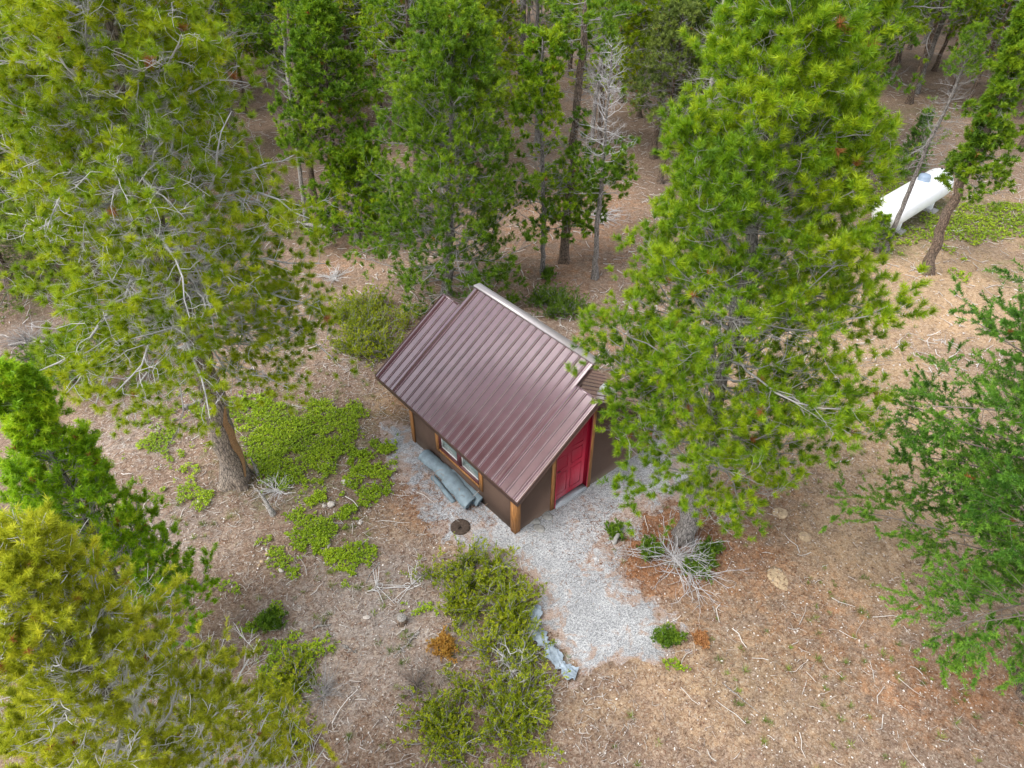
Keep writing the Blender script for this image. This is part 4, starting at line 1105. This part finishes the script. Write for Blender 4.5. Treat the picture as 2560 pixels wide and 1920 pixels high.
o = mb.build('grass_tufts', M['ndl_spruce']); tag(o, 'small pale green grass tufts dotted over the open ground', 'grass', kind='stuff')

# ------------------------------------------------------------------ litter: twigs, chips, needles (uncountable)
def sticks(n, seed, name, label, lo, hi, Lr, r, tmean, avoid=None, power=1.0, gravel_ok=.08, curl=.35, where=None):
    rng = np.random.default_rng(seed)
    x = rng.uniform(lo[0], hi[0], n); y = lo[1] + (hi[1] - lo[1]) * rng.random(n) ** power
    g = sdist(x, y, GRAVEL) > .12
    k = (~g | (rng.random(n) < gravel_ok))
    # not inside the cabin
    u = (x - HN[0]) * .643 - (y - HN[1]) * .766; v_ = (x - HN[0]) * .766 + (y - HN[1]) * .643
    k &= ~((u < .05) & (u > -LEN - .05) & (v_ > -.05) & (v_ < 2 * HW))
    if where is not None: k &= rng.random(n) < where(x, y)
    x = x[k]; y = y[k]; m = len(x)
    P0 = np.c_[x, y, gz(x, y) + rng.uniform(.008, .03, m)]
    az = rng.uniform(0, 6.28, m); D = np.stack([np.cos(az), np.sin(az), rng.normal(0, .05, m)], 1)
    L_ = rng.uniform(*Lr, m) * rng.uniform(.5, 1, m)
    P = walk(rng, P0, D, L_, 4, curl, 0); P[..., 2] = np.abs(P[..., 2] - P0[:, None, 2]) * .35 + P0[:, None, 2] + .004
    V, F = tubes(P, (r * rng.uniform(.6, 1.4, m))[:, None] * np.linspace(1, .5, 4)[None], 3)
    t = np.repeat(np.clip(rng.normal(tmean, .2, m), 0, 1), 12)
    mbx = MB(); mbx.add(V, F, t); o = mbx.build(name, M['litter']); tag(o, label, 'litter', kind='stuff')
    return m
sticks(20000, 501, 'twig_litter', 'pale twigs and bits of wood littering the ground', (-11, 4.0), (11, 17), (.07, .28), .0052, .82, power=1.0, where=lambda x, y: np.where(x > 2.2, .13, 1.0))
sticks(6000, 502, 'forest_twig_litter', 'pale fallen twigs over the forest floor behind the cabin', (-22, 15), (24, 44), (.15, .8), .013, .9, power=1.2)
sticks(45000, 503, 'needle_litter', 'fallen brown and rusty needles over the ground', (-9, 4.2), (9, 15), (.03, .08), .0038, .28, curl=.15, where=lambda x, y: np.where(x > 3.5, .45, 1.0))
sticks(42000, 504, 'rusty_needle_litter', 'rust-coloured needles drifted by the cabin wall and big pine', (-4, 6), (6, 12.5), (.05, .14), .0042, .24, gravel_ok=1.0,
       where=lambda x, y: field(x, y, RUST_SHADE) ** 1.5 * 1.3)
sticks(420, 505, 'fallen_branch_litter', 'longer curved pale fallen branches', (-10, 4.5), (9, 24), (.3, .9), .009, .95, gravel_ok=0, curl=.3)
def chips(n, seed, name, label, lo, hi, sz, tm, gravel_ok=.1, where=None):
    rng = np.random.default_rng(seed)
    x = rng.uniform(lo[0], hi[0], n); y = rng.uniform(lo[1], hi[1], n)
    k = ~(sdist(x, y, GRAVEL) > .1) | (rng.random(n) < gravel_ok)
    u = (x - HN[0]) * .643 - (y - HN[1]) * .766; v_ = (x - HN[0]) * .766 + (y - HN[1]) * .643
    k &= ~((u < .05) & (u > -LEN - .05) & (v_ > -.05) & (v_ < 2 * HW))
    if where is not None: k &= rng.random(n) < where(x, y)
    x = x[k]; y = y[k]; m = len(x)
    c = np.c_[x, y, gz(x, y) + .018]; s = sz * rng.uniform(.5, 1.6, m); a = rng.uniform(0, 6.28, m); el_ = rng.uniform(.35, 1, m)
    d1 = np.stack([np.cos(a), np.sin(a), rng.normal(0, .25, m)], 1) * s[:, None]; d2 = np.stack([-np.sin(a), np.cos(a), rng.normal(0, .25, m)], 1) * (s * el_)[:, None]
    up = UP * (s * .55)[:, None]
    V = np.stack([c - d1 - .3 * d2, c - .2 * d1 - d2, c + d1 + .2 * d2, c + .1 * d1 + d2, c + up], 1).reshape(-1, 3)
    b = (np.arange(m) * 5)[:, None]
    F = np.concatenate([b + np.array([0, 1, 4]), b + np.array([1, 2, 4]), b + np.array([2, 3, 4]), b + np.array([3, 0, 4])])
    mbx = MB(); mbx.add(V, F, np.repeat(np.clip(rng.normal(tm, .16, m), 0, 1), 5)); o = mbx.build(name, M['litter']); tag(o, label, 'litter', kind='stuff')
chips(14000, 511, 'pebble_litter', 'small pale pebbles and wood chips over the earth', (-10, 4.0), (13, 19), .015, .86)
chips(5000, 512, 'clearing_pebbles', 'pale pebbles over the tan clearing', (4, 13), (24, 34), .022, .82)

# dried grass and loose twine around the netting
rng = np.random.default_rng(77)
mb = MB()
for i in range(46):
    p = gp(rng.uniform(380, 1000), 0, 0) * 0
    t = rng.random(); c = gp(420 + 560 * t + rng.normal(0, 60), 960 + 430 * t + rng.normal(0, 60), .05)
    P = walk(rng, c[None], rng.normal(0, 1, (1, 3)) + UP * .3, np.array([rng.uniform(.25, .75)]), 9, .45, -.02)[0]
    P[:, 2] = np.maximum(P[:, 2], surf(P[:, 0], P[:, 1]) + .01)
    mb.tube(P, np.full(9, .0045), 4, False, rng.uniform(.35, .8))
o = mb.build('dry_grass', M['litter']); tag(o, 'dry tan grass stems tangled round the netting rolls', 'dry grass', kind='stuff')

# ------------------------------------------------------------------ small things on the ground
def rock(name, x, y, r, label, mat, seed, flat=.55, group=None, cat='stone'):
    rng = np.random.default_rng(seed); c = G(x, y)
    n, m = 9, 7; V = []
    for j in range(m + 1):
        ph = math.pi * j / m
        for i in range(n):
            th = 2 * math.pi * i / n; q = r * (1 + .16 * math.sin(2 * th + seed) + rng.normal(0, .07))
            V.append((math.cos(th) * math.sin(ph) * q, math.sin(th) * math.sin(ph) * q * .75, math.cos(ph) * q * flat))
    F = [(j * n + i, j * n + (i + 1) % n, (j + 1) * n + (i + 1) % n, (j + 1) * n + i) for j in range(m) for i in range(n)]
    mbx = MB(); mbx.add(V, F); o = mbx.build(name, mat); o.location = (c[0], c[1], float(gz(c[0], c[1])) + r * flat * .45)
    o.rotation_euler = (0, 0, rng.uniform(0, 6)); tag(o, label, cat, group); return o
rk = [(567, 1185, .05), (577, 1197, .07), (580, 1206, .05), (566, 1213, .06), (578, 1190, .05), (620, 1185, .05), (608, 1233, .08), (560, 1222, .05), (548, 1200, .04), (574, 1176, .04), (515, 1240, .05), (600, 1228, .04)]
for i, (x, y, r) in enumerate(rk):
    rock('small_stone', x, y, r * .8, ['topmost', 'second highest', 'largest central', 'lowest central', 'leftmost upper', 'lone right upper', 'large lowest right', 'lower left', 'small far left', 'small upper', 'lone far lower left', 'lowest small'][i] + ' pale stone of the loose cluster below the old pine trunk', M['stone_tan'] if i % 2 else M['stone'], 600 + i, group='stones clustered below the old pine')
for i, (x, y, r, lab) in enumerate([(716, 1090, .12, 'flat white rock in the ground cover left of the netting rolls'), (700, 1093, .07, 'white stone just left of the flat white rock'),
        (748, 1043, .13, 'white rock at the top of the green patch near the gravel'), (710, 1180, .07, 'round white stone below the ground cover'),
        (690, 1130, .06, 'pale stone inside the ground cover patch'), (779, 1130, .08, 'pale stone right of the ground cover patch'),
        (430, 1085, .07, 'lone pale stone in the needles left of the old trunk base'), (1690, 1115, .14, 'tan stone slab half buried right of the big pine'),
        (793, 1335, .08, 'white stone in the litter left of the short stump'), (738, 1215, .06, 'pale stone at the lower tip of the ground cover')]):
    rock('rock', x, y, r * .85, lab, M['stone_tan'] if 'tan' in lab else M['stone'], 640 + i, .45)
for i, (x, y, r, lab) in enumerate([(1685, 1108, .25, 'bare tan stone slab nearest the big pine in the earth'), (1738, 1160, .20, 'small bare tan stone slab in the trodden earth'), (1680, 1250, .34, 'largest bare tan slab in the earth right of the dead brush')]):
    o = rock('stone_slab', x, y, r * .8, lab, M['stone_tan'], 670 + i, .06); o.location.z -= .005
# stone slabs at the near corner
for i, (x, y, r, lab) in enumerate([(1150, 1132, .17, 'grey flat stone nearest the cabin corner post'), (1180, 1120, .17, 'grey flat stone right of the corner post'), (1165, 1150, .14, 'grey flat stone out from the corner post in the gravel')]):
    rock('flat_stone', x, y, r, lab, M['stone_grey'], 680 + i, .22)
# round rusty cover in the gravel
c = G(995, 1145); mb = MB(); mb.tube([(0, 0, -.02), (0, 0, .03), (0, 0, .045), (0, 0, .035)], [.21, .21, .17, .01], 28)
o = mb.build('round_cover', M['lid_dirt'], None, False); o.location = (c[0], c[1], float(gz(c[0], c[1])) + .015); tag(o, 'round dirt-crusted cover set in the gravel left of the near corner', 'ground cover lid')
# small black bent pipe end in gravel
c = G(1330, 1172); mb = MB(); mb.tube([(-.05, -.08, 0), (-.02, -.03, .12), (.03, .03, .15), (.07, .08, .08)], [.045, .045, .045, .045], 12)
o = mb.build('drain_spout', M['stone_grey'], None, True); o.location = (c[0], c[1], float(gz(c[0], c[1]))); tag(o, 'short dark pipe end sticking out of the gravel beside a weed', 'pipe')
# metal cap / sawn stump
c = G(868, 1345); st = empty('tree_stump', (c[0], c[1], float(gz(c[0], c[1])))); tag(st, 'short sawn stump with a pale cut top left of the juniper', 'tree stump')
mb = MB(); mb.tube([(0, 0, -.05), (.0, 0, .03), (.01, 0, .15)], [.13, .10, .09], 16); mb.build('bark', M['bark'], st, True)
mb = MB(); mb.tube([(.01, 0, .148), (.01, 0, .162)], [.092, .086], 16); mb.build('cut_face', M['deadwood'], st)
# dead snags right of the old trunk
for (x, y, h, r, lab, sd_) in ((558, 1030, .55, .05, 'small broken pale stub standing right of the old trunk', 1), (590, 1112, .75, .07, 'rotten grey stub leaning over the pale sticks', 2)):
    c = G(x, y); rng = np.random.default_rng(sd_); mb = MB()
    P = walk(rng, np.array([[0, 0, -.05]]), np.array([[-.15, .2, 1.]]), np.array([h]), 8, .22, .1)[0]
    mb.tube(P, np.linspace(r, .012, 8) * rng.uniform(.8, 1.2, 8), 8)
    o = mb.build('broken_stub', M['deadwood'], None, True); o.location = (c[0], c[1], float(gz(c[0], c[1]))); tag(o, lab, 'dead stump')
# fallen logs and branches
def log(pts, r, label, seed, mat='deadwood'):
    rng = np.random.default_rng(seed); W = np.array([G(x, y, r * .8) for x, y in pts]); c = W[0].copy()
    u = np.linspace(0, 1, 14); s = np.linspace(0, 1, len(W)); P = np.stack([np.interp(u, s, W[:, k]) for k in range(3)], 1)
    P += rng.normal(0, r * .35, P.shape); mb_ = MB(); mb_.tube(P - c, np.linspace(r, r * .35, 14) * rng.uniform(.85, 1.15, 14), 8)
    for k in range(4, 13, 3):
        q = walk(rng, (P[k] - c)[None], rng.normal(0, 1, (1, 3)) + UP * .5, np.array([r * rng.uniform(4, 9)]), 5, .3, 0)[0]
        mb_.tube(q, np.linspace(r * .35, r * .1, 5), 5)
    o = mb_.build('fallen_branch' if r < .06 else 'fallen_log', M[mat], None, True); o.location = tuple(c); tag(o, label, 'log' if r >= .06 else 'branch')
log([(160, 733), (90, 740), (20, 742)], .09, 'grey fallen log at the left edge in front of the heap of branches', 1)
log([(400, 882), (440, 862)], .07, 'short pale log end just left of the old trunk', 2)
log([(232, 862), (240, 835), (262, 840)], .045, 'bent white piece of driftwood-like wood below the forked pine', 3)
log([(740, 1130), (690, 1128), (640, 1110)], .022, 'thin straight pale branch across the litter below the ground cover', 4)
log([(655, 485), (720, 492), (735, 488)], .08, 'pale log lying at the feet of the two bare poles', 5)
log([(820, 1215), (800, 1240), (790, 1260)], .02, 'short curved pale stick near the wire frame', 6)
log([(905, 1365), (870, 1400), (850, 1420)], .03, 'split pale stick below the sawn stump', 7)
log([(680, 1355), (715, 1348)], .03, 'short straight white stick in the grey litter', 8)
log([(740, 1395), (770, 1410)], .03, 'broken white stick lower in the grey litter', 9)
log([(1130, 640), (1160, 655), (1190, 650)], .03, 'curved dark stick above the roof ridge', 10, 'bark')
log([(1540, 1310), (1555, 1345)], .012, 'thin stick in the earth right of the gravel', 11)
log([(1560, 1475), (1640, 1540)], .012, 'thin stick at the lower right of the gravel', 12)
# big grey bare limbs are part of the old pine (branches)
# white wire frame on the litter
c = G(850, 1262); wf = empty('wire_frame', (c[0], c[1], float(gz(c[0], c[1])) + .03)); tag(wf, 'collapsed white wire garden frame lying on the litter left of the juniper', 'wire frame')
def Zc(x, y, z=.03):
    return G((x / 5.53 + 880) / K, (y / 5.53 + 1400) / K, z + float(wf.location.z) - .03) - np.array(wf.location)
mb = MB()
for a, b, za, zb_ in [((335, 345), (800, 355), .05, .06), ((340, 385), (800, 380), .03, .05), ((380, 410), (790, 350), .03, .08), ((330, 345), (290, 120), .05, .25), ((345, 340), (330, 130), .05, .28), ((355, 345), (375, 90), .05, .3),
                      ((820, 330), (770, 50), .05, .3), ((830, 330), (815, 110), .05, .3), ((840, 330), (905, 10), .05, .32), ((860, 320), (900, 150), .05, .2), ((770, 55), (970, 215), .3, .12), ((970, 215), (820, 345), .12, .05),
                      ((800, 360), (560, 565), .05, .03), ((800, 360), (630, 600), .05, .03), ((955, 335), (740, 430), .05, .03), ((920, 260), (955, 335), .1, .05), ((340, 400), (210, 430), .04, .02), ((350, 405), (440, 605), .04, .02),
                      ((400, 415), (590, 605), .04, .02), ((240, 430), (360, 420), .03, .05), ((310, 250), (350, 360), .15, .05)]:
    mb.tube([Zc(*a, za), (Zc(*a, za) + Zc(*b, zb_)) / 2 + np.array([0, 0, .01]), Zc(*b, zb_)], [.0048] * 3, 5)
for (x, y, r) in ((385, 350, .055), (765, 350, .06), (345, 400, .05), (885, 345, .04), (620, 560, .035)):
    p = Zc(x, y, .05); mb.tube([p + np.array([math.cos(t) * r, math.sin(t) * r, 0]) for t in np.linspace(0, 6.283, 15)], [.0045] * 15, 5, False)
mb.build('wires', M['wire'], wf, True)
# blue-grey fabric strip along the gravel edge
ctr = [(1150, 1318), (1158, 1340), (1152, 1362), (1168, 1385), (1182, 1400), (1196, 1420), (1210, 1440), (1226, 1455), (1245, 1462)]
W = np.array([G(x, y)[:2] for x, y in ctr]); u = np.linspace(0, 1, 46); s = np.linspace(0, 1, len(W))
C2 = np.stack([np.interp(u, s, W[:, k]) for k in range(2)], 1); Tn = np.gradient(C2, axis=0); Tn /= np.linalg.norm(Tn, axis=1, keepdims=True); Nn = np.c_[-Tn[:, 1], Tn[:, 0]]
rng = np.random.default_rng(9); V = []; nw = 13
for i in range(46):
    wdt = .11 + .025 * math.sin(i * .5) + .02 * math.sin(i * 1.7) + rng.normal(0, .01)
    for j in range(nw):
        v_ = (j / (nw - 1) - .5) * 2; p = C2[i] + Nn[i] * (v_ * wdt + .02 * math.sin(i * .9 + j))
        V.append((p[0], p[1], float(gz(*p)) + .075 + .016 * math.sin(j * 1.5 + i * .35) * math.cos(i * .22 + j * .3) + rng.normal(0, .004)))
F = [(i * nw + j, i * nw + j + 1, (i + 1) * nw + j + 1, (i + 1) * nw + j) for i in range(45) for j in range(nw - 1)]
mb = MB(); mb.add(V, F); o = mb.build('fabric_strip', M['fabric'], None, True); tag(o, 'crumpled blue-grey landscape fabric strip along the left gravel edge', 'fabric strip')
# orange dying juniper sprig and rusty twigs
shrub('dead_juniper_sprig', [(955, 1390), (970, 1385), (975, 1405), (960, 1420)], 'orange dying juniper branch at the left side of the olive juniper', M['orange'], 351, n=4, h=.14, L=.30, live=.7, cat='dead branch', twigm=M['scar'])
shrub('dead_juniper_sprig', [(1502, 1385), (1512, 1380), (1520, 1388), (1510, 1395)], 'small rust-red twig tuft right of the gravel', M['rusty'], 352, n=3, h=.08, L=.16, cat='dead branch', twigm=M['scar'])
print('shoots', NSH, 'cover', nc, 'forest', len(spots))
